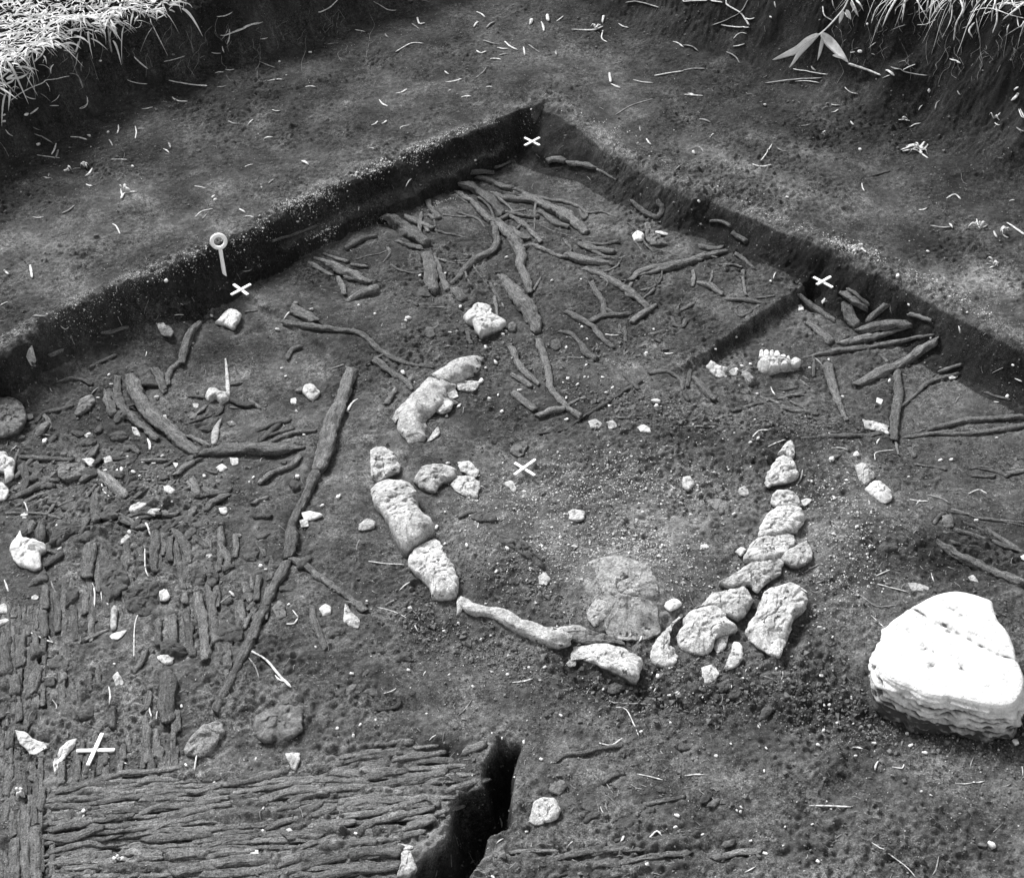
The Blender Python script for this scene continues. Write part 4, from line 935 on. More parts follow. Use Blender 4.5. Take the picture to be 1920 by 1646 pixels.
STRAWS = '''
A 14: 600,125 604,220 616,295 | A 18,14: 740,315 815,380 | A 11,9: 60,555 150,500 300,435 380,422 | A 14: 380,404 430,420 457,485 | A 13: 135,525 195,545 | A 14,9: 1140,475 1000,460 930,440 | A 9: 1195,478 1250,474 | A 10: 950,540 975,552 1035,558
A 8: 700,440 740,455 810,465 | A 8: 1430,340 1520,375 | A 11,20,10: 1215,190 1340,155 1452,150 | A 10: 1340,152 1425,128 | A 8: 1260,150 1215,222 | A 10: 1265,165 1250,245 | A 15,10: 1280,68 1195,95 | A 14: 190,745 290,785 | A 13: 390,755 480,768
A 13: 310,790 285,850 | A 14: 320,822 300,880 | A 8: 205,855 330,872 | A 10: 780,602 840,590 | A 10: 1255,668 1320,682 | A 14,9: 1755,65 1820,40 1865,0 | A 10: 620,1235 640,1245 662,1290 | A 14: 340,1175 412,1130 | A 8: 180,1195 240,1195
A 18,12: 470,972 508,930 | A 20,12: 665,1095 690,1062 755,1055 | A 14: 675,1090 665,1040 | A 8: 1070,1025 1130,1036 | A 14: 1480,1010 1512,985 | A 18,10: 1318,1152 1352,1172 | A 11: 1340,1195 1400,1200 | A 20: 1660,885 1702,910 | A 13: 1455,768 1502,755
A 12: 900,820 932,842 | A 15: 928,785 940,815 | A 18: 165,1460 176,1530 | A 16: 22,1490 48,1512 | A 8: 1340,1495 1390,1490 | A 14: 140,290 160,375 | A 14: 245,270 225,310 190,340 | A 9: 455,340 448,395 | A 9: 480,540 478,580 440,600 | A 13: 30,715 70,750
A 10: 180,700 225,718 | A 16: 165,628 210,595 | A 12: 275,583 320,583 | A 8: 1100,320 1130,308 | A 8: 905,340 960,328 1020,310 | A 8: 1185,405 1230,400 | A 12: 760,710 795,712 | A 10: 652,690 645,735 | A 9: 745,695 745,765 | A 10: 600,770 620,805
A 8: 615,878 700,880 | A 8: 1075,1195 1110,1165 1170,1150 | A 8: 1110,1210 1140,1175 | A 11: 1435,215 1475,208 | A 9: 1225,255 1235,290 | A 10: 1550,180 1555,195 | A 8: 1500,605 1545,610 | A 9: 1240,385 1290,382 | A 12: 240,975 285,978 | A 13: 475,1015 510,1025
A 10: 1165,290 1215,295 | A 8: 1800,245 1850,238 | A 9: 1350,918 1395,905 | A 9: 1365,688 1395,658 | A 12: 145,155 180,140 | A 8: 1475,445 1565,440 | A 9: 1680,480 1740,480 | A 14: 10,590 14,620
B 8: 180,20 225,35 255,56 302,58 | B 13: 418,95 430,130 460,126 | B 9: 388,130 432,162 | B 9: 300,285 360,250 400,236 457,240 | B 12: 575,455 662,434 | B 7: 740,432 800,370 | B 12: 300,515 362,490 | B 10,18: 208,548 252,585 | B 12: 780,222 885,247
B 15: 900,228 970,275 | B 13: 860,262 918,268 | B 11: 1032,245 1097,292 | B 13: 1004,260 1012,305 | B 15: 820,325 880,328 | B 13: 868,306 922,298 | B 14: 745,280 770,292 800,282 | B 12: 743,65 792,95 | B 15: 800,155 845,120 | B 14: 730,150 755,118
B 17: 1102,120 1116,170 | B 24: 1050,100 1038,136 | B 24: 1135,78 1140,114 | B 9,18,11: 1268,165 1380,165 1442,145 | B 17: 1447,85 1440,130 | B 9: 1442,168 1435,210 1466,236 | B 10: 1528,130 1582,155 | B 12: 1565,22 1600,10 1650,15 1750,40 | B 12: 1730,416 1800,405 1885,390
B 10: 1608,440 1722,456 | B 7: 1470,355 1547,338 | B 18: 1478,400 1485,455 | B 16: 1485,460 1538,486 | B 8: 1510,632 1600,580 1717,545 | B 12: 663,536 716,530 | B 11: 1825,230 1885,262 | B 10: 365,5 490,12 | B 8: 355,1030 386,985 | B 9: 150,815 182,820
B 12: 690,540 700,530 | B 9: 800,480 832,478 | B 9: 75,165 130,178 | B 12: 240,188 262,210 | B 10: 570,392 595,410 | B 9: 590,500 600,495 | B 15: 1183,280 1188,305 | B 14: 225,680 250,662 | B 12: 165,690 200,668 | B 10: 1645,695 1650,725 | B 13: 1682,765 1708,798
B 9: 1185,120 1222,90 | B 9: 1840,935 1880,905 | B 7: 95,1160 98,1140 | B 7: 325,710 330,700 375,690
C 12: 455,455 610,440 770,428 | C 8: 620,450 755,456 | C 9: 610,390 700,398 800,407 | C 13,9: 1145,385 1240,406 1350,413 | C 24: 1125,385 1166,415 | C 10: 1100,432 1142,415 | C 11: 240,290 290,315 315,350 | C 13: 215,137 290,152 367,160
C 13: 240,0 250,40 320,70 366,150 | C 10: 160,140 240,110 320,70 360,0 | C 12: 350,100 396,100 | C 13: 0,2 110,12 215,25 | C 11: 0,390 60,378 122,378 | C 7: 280,215 310,190 352,190 | C 11: 278,255 340,245 | C 10: 0,250 50,255 90,285 | C 13: 10,525 112,528
C 20: 30,515 62,525 | C 15: 90,658 157,674 | C 8: 430,888 465,840 492,800 | C 12: 385,906 430,915 486,908 | C 8: 45,815 95,815 117,842 | C 9: 150,757 172,735 | C 15: 1473,328 1532,347 | C 20: 1357,488 1357,512 | C 8: 893,480 925,508 965,520
C 13: 925,668 942,688 | C 8: 652,692 706,685 | C 9: 988,1010 1002,1052 | C 13: 1300,1155 1346,1145 | C 14: 1365,1240 1480,1256 | C 14: 1488,1258 1470,1230 | C 14: 1620,1208 1640,1262 | C 14: 1640,1262 1682,1240 | C 17: 1790,1225 1885,1295 | C 10: 1455,1092 1500,1070 1532,1096
C 12: 1665,1452 1742,1470 | C 12: 1740,1445 1690,1476 | C 12: 1213,835 1280,825 1352,872 | C 18: 1290,800 1320,850 | C 14: 1352,795 1310,832 | C 10: 1190,660 1252,668 | C 13: 1845,480 1826,500 | C 22: 1812,555 1850,515 | C 13: 1860,600 1882,650 | C 14: 1840,700 1885,732
C 8: 820,575 866,579 | C 8: 820,622 857,603 | C 10: 1515,500 1532,526 | C 10: 1720,675 1747,692 | C 14: 708,365 732,388 | C 11: 520,815 582,835 | C 12: 925,290 950,285 | C 8: 1025,265 1062,235 | C 11: 1040,295 1060,303 | C 8: 500,1540 515,1500 | C 10: 1250,700 1310,680
C 9: 1390,610 1400,570 1420,552 | C 8: 1300,608 1322,580 | C 10: 1800,1108 1828,1102 | C 9: 1190,345 1230,335 | C 10: 1215,385 1280,358 | C 12: 505,10 512,40 | C 9: 780,90 825,112 | C 16: 1715,1275 1735,1310 | C 13: 1765,1290 1795,1310 | C 14: 945,1410 960,1370 | C 12: 985,1355 1010,1400
C 11: 960,1380 990,1370 | C 9: 1070,1410 1060,1380
D 13: 790,1275 815,1320 832,1372 | D 9: 800,1440 800,1540 820,1592 | D 10: 190,810 282,812 | D 10: 130,1177 155,1236 | D 10: 960,150 1012,148 | D 10: 500,590 546,545 | D 9: 1560,182 1600,130 | D 18: 812,828 825,892 | D 9: 545,1040 575,1070 607,1125 | D 9: 560,1080 572,1120 605,1155
D 8: 0,98 42,78 | D 15: 180,152 255,155 | D 10: 335,210 360,228 378,215 | D 8: 60,892 90,868 | D 8: 275,550 292,575 | D 8: 800,375 808,350
E 9: 150,1505 240,1518 345,1525 | E 8: 102,1385 85,1446 | E 14: 1780,360 1832,356 | E 22,12: 30,680 60,632 90,610 | E 11: 1705,285 1760,288 | E 8: 1455,255 1500,262 1550,255 | E 9: 755,1290 750,1320
F 13: 728,383 770,430 | F 9: 470,875 567,833 | F 11: 385,822 420,785 480,780 | F 12: 662,998 632,1082 | F 9: 820,880 912,893 | F 7: 1060,950 1066,905 1162,890 | F 8: 668,1567 770,1515 | F 10: 1065,1587 1142,1552 | F 9: 1368,1573 1390,1627 | F 11: 1348,1138 1430,1160 1480,1190
F 13: 1253,1163 1352,1172 | F 9: 1575,1132 1630,1110 1676,1130 | F 8: 1145,95 1152,142 | F 12: 1085,830 1070,857 | F 9: 485,545 510,590 | F 9: 1340,775 1300,790 | F 10: 1715,625 1745,628 | F 12: 1830,498 1870,515 | F 12: 775,1610 730,1625 | F 9: 1290,1190 1310,1166
F 12: 1520,210 1528,248 | F 8: 1505,628 1530,595
G 9: 745,158 768,175 742,250 738,435 | G 12: 172,298 230,325 292,346 | G 8: 160,238 200,245 250,290 290,345 | G 11: 498,0 520,60 520,150 | G 9: 553,30 562,120 | G 13: 280,10 300,60 330,105 330,165 | G 11: 815,650 838,768 | G 8: 882,700 860,777
G 11: 1072,1052 1085,970 1120,890 | G 14,20: 1388,400 1470,450 1540,530 1605,600 | G 14: 1515,525 1562,562 | G 10: 1370,430 1410,490 1430,552 | G 13: 1580,245 1620,240 1642,212 | G 10: 1612,168 1645,210 | G 10: 1195,150 1235,110 1280,78 | G 20: 1265,65 1292,92 | G 7: 288,663 310,690 308,712
G 12: 0,750 30,735 66,732 | G 12: 645,1005 705,1018 | G 15,10: 600,590 602,690 | G 8: 930,952 960,930 | G 10: 858,1160 886,1143 | G 13: 22,0 45,65 | G 8: 700,860 720,882 | G 10: 1435,1400 1465,1370
H 14: 940,567 1052,547 | H 9: 638,752 722,658 | H 9: 235,630 302,598 | H 8: 1475,672 1532,680 | H 11: 1533,688 1690,688 | H 8: 1515,712 1570,720 1610,800 1640,876 | H 11: 1422,900 1490,912 1547,880 | H 7: 1453,1108 1502,1187 | H 9: 1630,1072 1772,1103
H 9: 483,887 522,855 | H 10: 658,768 692,773 | H 12: 874,1315 884,1365 | H 11: 853,1457 892,1428 | H 10: 240,1436 300,1404 | H 12: 1722,620 1742,592 | H 10: 318,62 376,18 | H 15: 253,132 302,113 | H 10: 405,253 426,292 | H 6: 200,155 290,180 372,220 | H 8: 298,1362 312,1330
H 14: 1698,1422 1740,1383 1768,1412 | H 17: 1538,1442 1556,1410 | H 8: 1460,1218 1466,1272 | H 8: 1428,1250 1446,1287 | H 14: 1640,345 1655,310 | H 8: 1045,1475 1050,1450 | H 8: 1250,1465 1275,1440 | H 8: 450,530 465,505 | H 8: 520,1640 530,1600
I 12: 15,1081 122,1075 | I 16,14: 695,1251 928,1252 | I 10: 438,530 530,576 | I 7: 552,505 540,562 | I 10,8: 1075,25 1150,45 1242,70 | I 8: 918,55 1000,100 1060,145 1110,150 1180,138 | I 7: 1038,195 1110,266 | I 8: 1040,1460 1150,1530 1240,1590 1292,1650
I 10: 1412,1523 1395,1600 1372,1632 | I 12: 1600,1116 1666,1108 | I 7: 1500,1122 1600,1118 | I 9: 1760,1142 1812,1120 | I 13: 1078,1000 1060,1050 | I 9: 1155,1032 1208,1040 1220,1018 | I 7: 1608,970 1580,1052 | I 9: 343,1612 402,1580 | I 10: 1205,742 1198,800
I 15: 1050,560 1075,640 | I 16: 940,925 990,930 | I 13: 1545,855 1610,860 1665,848 | I 9: 1385,822 1440,828 | I 9: 265,570 268,600 | I 8: 345,512 352,495 | I 9: 222,690 228,720 | I 8: 1870,1030 1875,1080 | I 12: 650,45 685,70 | I 9: 340,1180 345,1225 | I 8: 415,800 425,820
K 9: 870,235 960,260 1060,270 1140,305 | K 12: 1330,375 1420,320 1520,300 1545,240 | K 12: 1275,190 1330,250 1400,295 | K 15: 1640,200 1670,290 | K 12: 1670,290 1600,400 1525,580 | K 14: 1670,290 1740,430 1830,610 | K 34,12: 1690,215 1810,158 | K 14: 1545,0 1545,110 1500,190
K 22,9: 1460,270 1510,170 | K 28,10: 1550,85 1700,122 | K 20,9: 1270,40 1450,25 | K 10: 1300,45 1380,80 1410,130 1460,190 | K 12: 650,235 658,300 | K 10: 240,430 290,490 325,550 | K 13: 880,240 885,330 905,350 | K 24,14: 960,60 1060,150 1150,220 | K 16: 1050,150 1130,300
K 12: 1090,300 1160,410 | K 9: 945,1050 955,1130 865,1185 | K 12: 440,1020 500,1060 550,1110 | K 10: 560,1120 620,1080 650,1030 | K 10: 500,900 535,950 545,1000 | K 30,12: 70,450 90,550 135,655 | K 28,12: 0,740 30,900 70,1040 | K 9: 20,850 80,930 130,990 | K 26: 130,980 180,1025 | K 17: 135,960 170,945 210,968
K 14: 1105,0 1120,90 | K 22: 1190,245 1190,270
L 26,14: 820,0 760,110 705,235 | L 20,10: 895,0 860,170 | L 9: 770,268 840,235 910,215 | L 10: 1010,215 1080,210 1165,170 | L 22,12: 1375,0 1395,90 1340,200 1318,345 | L 14: 1420,0 1400,110 1360,170 | L 16,9: 1455,110 1560,75 1660,80 1800,130 1925,160 | L 20,10: 1670,0 1690,160 1650,285
L 14: 1750,315 1880,235 1925,240 | L 12: 1792,210 1775,300 | L 18: 1495,195 1450,260 1480,325 | L 9: 1510,150 1525,250 1550,360 | L 10: 1500,115 1440,220 1390,245 | L 16,8: 1000,0 1050,90 1100,175 | L 16: 1100,0 1085,150 | L 9: 1305,50 1290,180 1215,330 | L 14: 1740,0 1690,120 | L 24: 1925,20 1840,90 1740,170
L 14: 1640,185 1680,0 | L 11: 1860,150 1880,235 1925,180 | L 12: 930,0 830,70 815,130 | L 8: 1010,130 1080,95 | L 12: 750,0 660,70 610,200 | L 30,12: 480,0 515,40 548,100 | L 12: 440,0 470,60 498,145 | L 12: 470,70 440,110 | L 12: 275,0 305,95 | L 12: 195,60 210,135 280,180 | L 20,10: 385,110 435,170 | L 12: 1480,0 1485,80
L 11: 1560,45 1600,0 | L 10: 1650,40 1920,15 | L 20: 1270,0 1300,28 | L 16: 1285,507 1340,525 | L 18: 1345,530 1370,545 | L 24: 1835,775 1870,745 | L 26,14: 1870,800 1840,850 1808,862 | L 12: 1875,935 1900,1000 1925,1010
'''

# ------------------------------------------------------------------ labels that say which one
MARKS = [("the ring-topped pin",410,470),("the far trench corner",1010,205),("the far corner cross",997,267),("the cross below the pin",451,544),
 ("the right wall's cross",1543,529),("the central cross",984,878),("the lower left cross",180,1408),("the white boulder",1770,1230),("the waisted white bone",905,600),
 ("the toothed jaw bone",1455,680),("the pale forked bone",405,740),("the big turf clump",110,60),("the drooping reed leaves",1535,110),("the dark pit's top",950,1400),("the dark pit's foot",830,1600),
 ("the jointed branch's elbow",540,1045),("the long pitted cylinder",755,960),("the rough white stone",50,1030),("the long pale slab",960,1165),("the right stone arc",1455,990),
 ("the round pitted stone",1022,1518),("the upright round pole",1680,760),("the large forked root",950,440),("the smooth flat board",315,1310),("the oblong pale stone",1460,1160),
 ("the squarish white pebble",1081,966),("the cracked rock arc",820,750),("the level log",450,845),("the curved bark plank",260,760),("the big withered leaf",1720,280),
 ("the heap of straws",950,95),("the round footprint",1825,345),("the right wall's crumbly rim",1600,460),("the left wall's crumbly rim",640,345),
 ("the bell-shaped flint",765,1615),("the pale rotten stump",385,1385),("the wide rough grey stone",520,1355),("the bench's left edge",60,500),("the long straight straw",1555,1512),
 ("the broad splintered plank",1830,1070),("the little oval pebble",1556,1622),("the hooked root",1090,640),("the slanting pole",1680,680),("the angular white stone",430,596),("the left bench's middle",400,270),
 ("the right bench's middle",1500,250),("the longest board",375,1170),("the curled pale chip",360,910),("the broad flat slab",1190,1110),("the lower right corner",1880,1600),("the bottom left corner",40,1600)]
LABELS = []      # (object, text, anchor distance)
def where(px, py):
    m = min(MARKS, key=lambda m: (m[1]-px)**2+((m[2]-py)*1.25)**2); dx, dy = px-m[1], (py-m[2])*1.2; d = math.hypot(dx, dy)
    if d < 24: return "beside "+m[0], d
    if abs(dx) > 2.2*abs(dy): w = "left of" if dx < 0 else "right of"
    elif abs(dy) > 2.2*abs(dx): w = "beyond" if dy < 0 else "in front of"
    else: w = ("beyond, " if dy < 0 else "before, ")+("left of" if dx < 0 else "right of")
    return w+" "+m[0], d
def autolabel(o, desc, px, py):
    w, d = where(px, py); LABELS.append((o, desc, w, d))
NUM = ['first','second','third','fourth','fifth','sixth','seventh','eighth','ninth','tenth','eleventh','twelfth','thirteenth','fourteenth','fifteenth','sixteenth','seventeenth','eighteenth','nineteenth','twentieth','twenty-first','twenty-second','twenty-third','twenty-fourth','twenty-fifth','twenty-sixth','twenty-seventh','twenty-eighth']
MATL = []
ORD = ['nearest','second nearest','third nearest','fourth nearest','fifth nearest','sixth nearest','seventh nearest','eighth nearest','ninth nearest','tenth nearest','eleventh nearest','twelfth nearest']
def finish_labels():
    rows = {}
    for o, desc, px, py in MATL:
        side = px < 930; rows.setdefault((side, int(max(0, (py+.085*(px-100)-(1440 if side else 1650))//(9.5 if side else 14)))), []).append((px, o, desc))
    for (side, rr), L in rows.items():
        L.sort(key=lambda a: a[0])
        for i, (_, o, desc) in enumerate(L): o['label'] = f"{desc}, {NUM[min(i, 27)]} from the left in the {NUM[min(rr, 27)]} row "+('of the mat' if side else 'beyond the pit')
    g = {}
    for it in LABELS: g.setdefault((it[1], it[2]), []).append(it)
    for (desc, w), L in g.items():
        L.sort(key=lambda a: a[3])
        for i, (o, _, _, _) in enumerate(L):
            o['label'] = f"{desc} {w}" if len(L) == 1 else f"{desc} {w}, {ORD[i] if i < 12 else NUM[min(i, 27)]+' nearest'}"

# ------------------------------------------------------------------ read the traces
def parse_line(ln, default='wood'):
    ln, _, lab = ln.partition('#'); tile, _, rest = ln.strip().partition(' '); tile, _, m = tile.partition('@'); out = []
    for seg in rest.split(';'):
        w, _, p = seg.partition(':'); P = [tuple(float(v) for v in q.split(',')) for q in p.split()]
        W = [float(v) for v in w.split(',')]; W = np.interp(np.linspace(0, 1, len(P)), np.linspace(0, 1, len(W)), W)
        sc = TILES[tile][2]; out.append([(tp(tile, *q), wi/sc) for q, wi in zip(P, W)])
    return m or default, out, lab.strip()
def stick_paths(segs, lift, rs=1.0, A=None, step=.006):
    res = []
    for seg in segs:
        rows = []
        for (px, py), w in seg:
            P = hit(px, py, A); r = .5*w*mpp(P)*rs
            P = hit(px, py, A, lift=r*lift); rows.append([P[0], P[1], P[2], r])
        rows = catmull(np.array(rows), min(step, .0045) if A is None else step)
        if A is None:
            rm = rows[:, 3].mean(); kq = rows[:, :3]/max(rm*3.2, .01); rows[:, 0] += n3(kq, 1, 2)*rm*.24; rows[:, 1] += n3(kq, 1, 12)*rm*.24; rows[:, 2] += n3(kq*.7, 1, 22)*rm*.22
        rows[:, 3] = np.maximum(rows[:, 3], .0006); res.append(rows)
    return res
pending = []
def read_sticks(text, kind, lift, rs=1.0, digk=.55):
    n = 0
    for ln in text.strip().splitlines():
        if not ln.strip(): continue
        m, segs, lab = parse_line(ln)
        if kind != 'branch':
            ext = []
            for sg in segs:
                a, b = np.array(sg[0][0]), np.array(sg[1][0]); c, d = np.array(sg[-1][0]), np.array(sg[-2][0])
                ext.append([(tuple(a+(a-b)/np.linalg.norm(a-b)*(11 if kind == 'mat_rod' else 5)), sg[0][1]*.8)]+sg+[(tuple(c+(c-d)/np.linalg.norm(c-d)*(11 if kind == 'mat_rod' else 5)), sg[-1][1]*.8)])
            segs = ext
        ps = stick_paths(segs, lift, rs)
        for rows in ps:
            for q in rows[::2]: dig(q[0]+q[3]*.55, q[1]-q[3]*.7, q[3]*.9, q[3]*digk, .7)
        pending.append((kind, m, ps, segs, lab, n)); n += 1
read_sticks(STICKS+STICKS2, 'branch', -.12, 1.06, .62)
def mat_fill():
    g = np.random.default_rng(31); out = []
    P = np.array([(95,1476),(300,1440),(560,1436),(720,1402),(905,1398),(905,1440),(868,1490),(830,1545),(770,1600),(735,1665),(95,1665)], float)
    for k in range(21):
        x = 92+g.uniform(0, 30); y0 = 1452+k*11.4
        while x < 900:
            L = g.uniform(50, 150); q = []
            for f in (0, .5, 1):
                xx = x+L*f; q.append((xx, y0-.085*(xx-100)+3*math.sin(xx*.02+k)+g.normal(0, 1.4)))
            mid = q[1]; a, b = np.array([mid[0]]), np.array([mid[1]])
            if sd_poly(a, b, P)[0] < -3 and sd_poly(np.array([q[2][0]]), np.array([q[2][1]]), P)[0] < 0:
                w = g.uniform(8, 20); out.append(("P@pale " if g.uniform() < .09 else "P ")+"%.1f,%.1f,%.1f: " % (w*.75, w, w*.7)+' '.join('%.1f,%.1f' % p for p in q))
            x += L+g.uniform(2, 14)
    return '\n'.join(out)
def col_fill():
    g = np.random.default_rng(33); out = []
    for k in range(8):
        y = 1110+g.uniform(0, 40)
        while y < 1640:
            L = g.uniform(40, 110); x = 6+k*10.5+g.normal(0, 2)-(y-1100)*.01; w = g.uniform(8, 13)
            if not (30 < x < 100 and 1360 < y+L/2 < 1425): out.append("P %.1f,%.1f: %.1f,%.1f %.1f,%.1f" % (w, w*.85, x, y, x-g.uniform(-3, 5), y+L))
            y += L+g.uniform(3, 16)
    for x0, x1, y0, y1, n in [(100,150,1090,1240,9),(160,240,1010,1190,12),(225,300,1000,1130,8),(285,345,990,1100,6),(330,445,1140,1250,8),(120,230,1400,1450,12),(230,360,1330,1440,10),(100,200,1240,1330,8),(380,520,1000,1130,9)]:
        for _ in range(n):
            x = g.uniform(x0, x1); y = g.uniform(y0, y1-25); L = g.uniform(28, 75); w = g.uniform(8, 15)
            out.append("P %.1f,%.1f,%.1f: %.1f,%.1f %.1f,%.1f %.1f,%.1f" % (w*.7, w, w*.8, x, y, x+g.normal(0, 1.5), y+L*.5, x+g.uniform(-4, 7), y+L))
    return '\n'.join(out)
read_sticks(mat_fill(), 'mat_rod', -.3, 1.05, .3)
read_sticks(col_fill(), 'split_board', -.3, 1.05, .3)
read_sticks(MATRODS, 'mat_rod', .05, 1.2, .4)
def root_fill():
    g = np.random.default_rng(35); out = []
    P = np.array([(890,335),(720,410),(600,520),(760,580),(1050,640),(1290,610),(1450,500),(1300,440),(1120,350)], float); n = 0
    while n < 34:
        x, y = g.uniform(600, 1450), g.uniform(335, 640)
        if sd_poly(np.array([x]), np.array([y]), P)[0] > -8: continue
        a = g.normal(.75, .7); L = g.uniform(30, 90); w = g.uniform(3.5, 8); q = [(x, y)]
        for _ in range(3): a += g.normal(0, .35); q.append((q[-1][0]+math.cos(a)*L/3, q[-1][1]+math.sin(a)*L/3*.8))
        out.append("P %.1f,%.1f,%.1f: " % (w, w*.8, w*.4)+' '.join('%.1f,%.1f' % p for p in q)); n += 1
    return '\n'.join(out)
def heap_fill():
    g = np.random.default_rng(37); out = []
    for x0, x1, y0, y1, n in [(10,430,850,985,30),(230,560,700,840,14),(120,330,960,1010,8)]:
        for _ in range(n):
            x, y = g.uniform(x0, x1), g.uniform(y0, y1); a = g.normal(-.4, .5); L = g.uniform(16, 55); w = g.uniform(6, 15)
            out.append(("P@dark " if g.uniform() < .35 else "P ")+"%.1f,%.1f,%.1f: %.1f,%.1f %.1f,%.1f %.1f,%.1f" % (w*.7, w, w*.6, x, y, x+math.cos(a)*L*.5+g.normal(0, 2), y+math.sin(a)*L*.5, x+math.cos(a)*L, y+math.sin(a)*L))
    return '\n'.join(out)
read_sticks(root_fill(), 'branch', -.1, 1.0, .5)
read_sticks(heap_fill(), 'branch', -.1, 1.0, .8)
read_sticks(COLRODS, 'split_board', -.02, 1.22, .5)
stones = []; flats = []
def lump_fill():
    g = np.random.default_rng(39); out = []
    for x0, x1, y0, y1, n in [(10,430,850,1000,40),(20,300,760,860,12),(430,640,1000,1140,10),(600,860,1180,1300,10),(1000,1500,1270,1340,16),(1050,1400,1380,1600,12)]:
        for _ in range(n):
            x, y = g.uniform(x0, x1), g.uniform(y0, y1); R = g.uniform(4, 13); a0 = g.uniform(0, 6); a1 = g.uniform(-.9, .2)
            q = []
            for k in range(8):
                a = a0+k*math.pi/4; r_ = R*g.uniform(.75, 1.15); u_, v_ = math.cos(a)*r_*1.5, math.sin(a)*r_*.7; q.append('%.1f,%.1f' % (x+u_*math.cos(a1)-v_*math.sin(a1), y+u_*math.sin(a1)+v_*math.cos(a1)))
            out.append("P .6 2.8 %s: " % ('grey' if g.uniform() < .12 else 'clod')+' '.join(q))
    return '\n'.join(out)
for ln in (STONES.strip()+'\n'+lump_fill()).splitlines():
    ln, _, lab = ln.partition('#'); head, _, p = ln.partition(':'); tile, hs, sq, m = head.split()
    px = np.array([tp(tile, *[float(v) for v in q.split(',')]) for q in p.split()])
    c = px.mean(0); C0 = hit(*c); base = hz(C0[0], C0[1])[0]
    W = np.array([un(a, b, base) for a, b in px]); x, y = W[:, 0], W[:, 1]
    area = .5*abs(np.dot(x, np.roll(y, 1))-np.dot(y, np.roll(x, 1))); half = math.sqrt(area/math.pi)
    h = half*float(hs)*(.60 if m == 'lime' else .72); W = np.array([un(a, b, base+.4*h)[:2] for a, b in px])
    stones.append((m, W, base, h, float(sq), half, lab, c))
    flats.append((W, base+.1*h-.001 if h >= half*.33 else -9))
    if float(hs) > .3:
        for q in catmull(np.vstack([W, W[:1]]), .008): dig(q[0], q[1], min(.012, half*.35), min(.006, h*.35), .8)

# ------------------------------------------------------------------ finish the sheet: roughness, soil colours
rough_map = .95+.55*G(.16, 41)+.4*G(.06, 42)
rough_map = np.clip(rough_map, .22, 1.8)*(.75+.1*inside)
crumb = blob(1250,1290,.45,.12,1,0)+blob(1600,1310,.3,.12,1.1)+blob(800,1190,.15,.1,.8)+blob(150,900,.3,.2,.6)+blob(1330,820,.35,.1,.6)+blob(1040,650,.3,.08,.3)
rough_map = np.clip(rough_map+crumb*.25+rim*.5+bank*.8, .3, 2.6).astype(np.float32)
sqm = ((uD > -.05)*(uB > -.05)*smooth(.0, -.02, vD)*smooth(0, -.02, vB)*inside).astype(np.float32); nz = G(.024, 51)*.0013*(1-.5*sqm)+np.abs(G(.015, 52)+.4*G(.007, 67))*.0016*(1-.4*sqm)+G(.0062, 53)*.0014+G(.0042, 54)*.0011
lump = np.maximum(0, G(.0060, 55)-.5); pits = np.maximum(0, G(.0062, 56)-.95)
Z = Z0-DIG+rough_map*(nz+lump*.0024)-pits*.0011*np.clip(rough_map, .5, 1.2)
# coarse crumble on the walls' rims and the fibrous wall faces
Z += rim*(np.maximum(0, G(.013, 57))*.003+G(.03, 58)*.002)
wallf = ((u > -.1) & (u < 1.0) & (inside < .97)).astype(np.float32)*(tL > -.06)
Z += wallf*G(.02, 59, .02)*.002
# longitudinal ribs: brushwood barely showing through the lower right floor
ribs = blob(1250,1600,.22,.05,1,.12)+blob(1060,1560,.08,.07,.4,.12)
Z += ribs*np.sin((YY+XX*-.16+G(.12, 60)*.012)*2*math.pi/.038)*.0035
# the brushwood mat and the upright boards: fibrous ground between the single rods
matz = np.maximum.reduce([blob(270,1540,.2,.11,1,0,0,6), blob(560,1530,.2,.12,1,.15,0,6), blob(760,1500,.1,.09,1,.2,0,6), blob(1250,1610,.2,.04,.6,.1,0,4)])
Z -= .0022*matz; Z += matz*(G(.075, 71, .0105)*.0042+G(.035, 72, .006)*.0022+G(.16, 73, .03)*.002)
colz = np.maximum.reduce([blob(60,1500,.09,.2,1,0,0,6), blob(90,1250,.12,.12,1,0,0,6), blob(330,1130,.14,.12,.8,0,0,4), blob(230,1380,.16,.06,.7,0,0,4)])
Z += colz*(G(.0125, 74, .09)*.0034+G(.007, 75, .04)*.0015)*(1-matz)
leftz = blob(200,960,.25,.1,1,0,0,4)
Z += leftz*(G(.045, 76, .02)*.004+np.maximum(0, G(.03, 77, .014))*.004)
for W_, zc in flats:                                             # nothing of the floor pokes up through a stone
    w_, s_ = poly_sd([tuple(a) for a in W_]); Z[w_] = np.where(s_ < -.002, np.minimum(Z[w_], zc if zc > -8 else Z0[w_]-.001), Z[w_])
Z = Z.astype(np.float32)

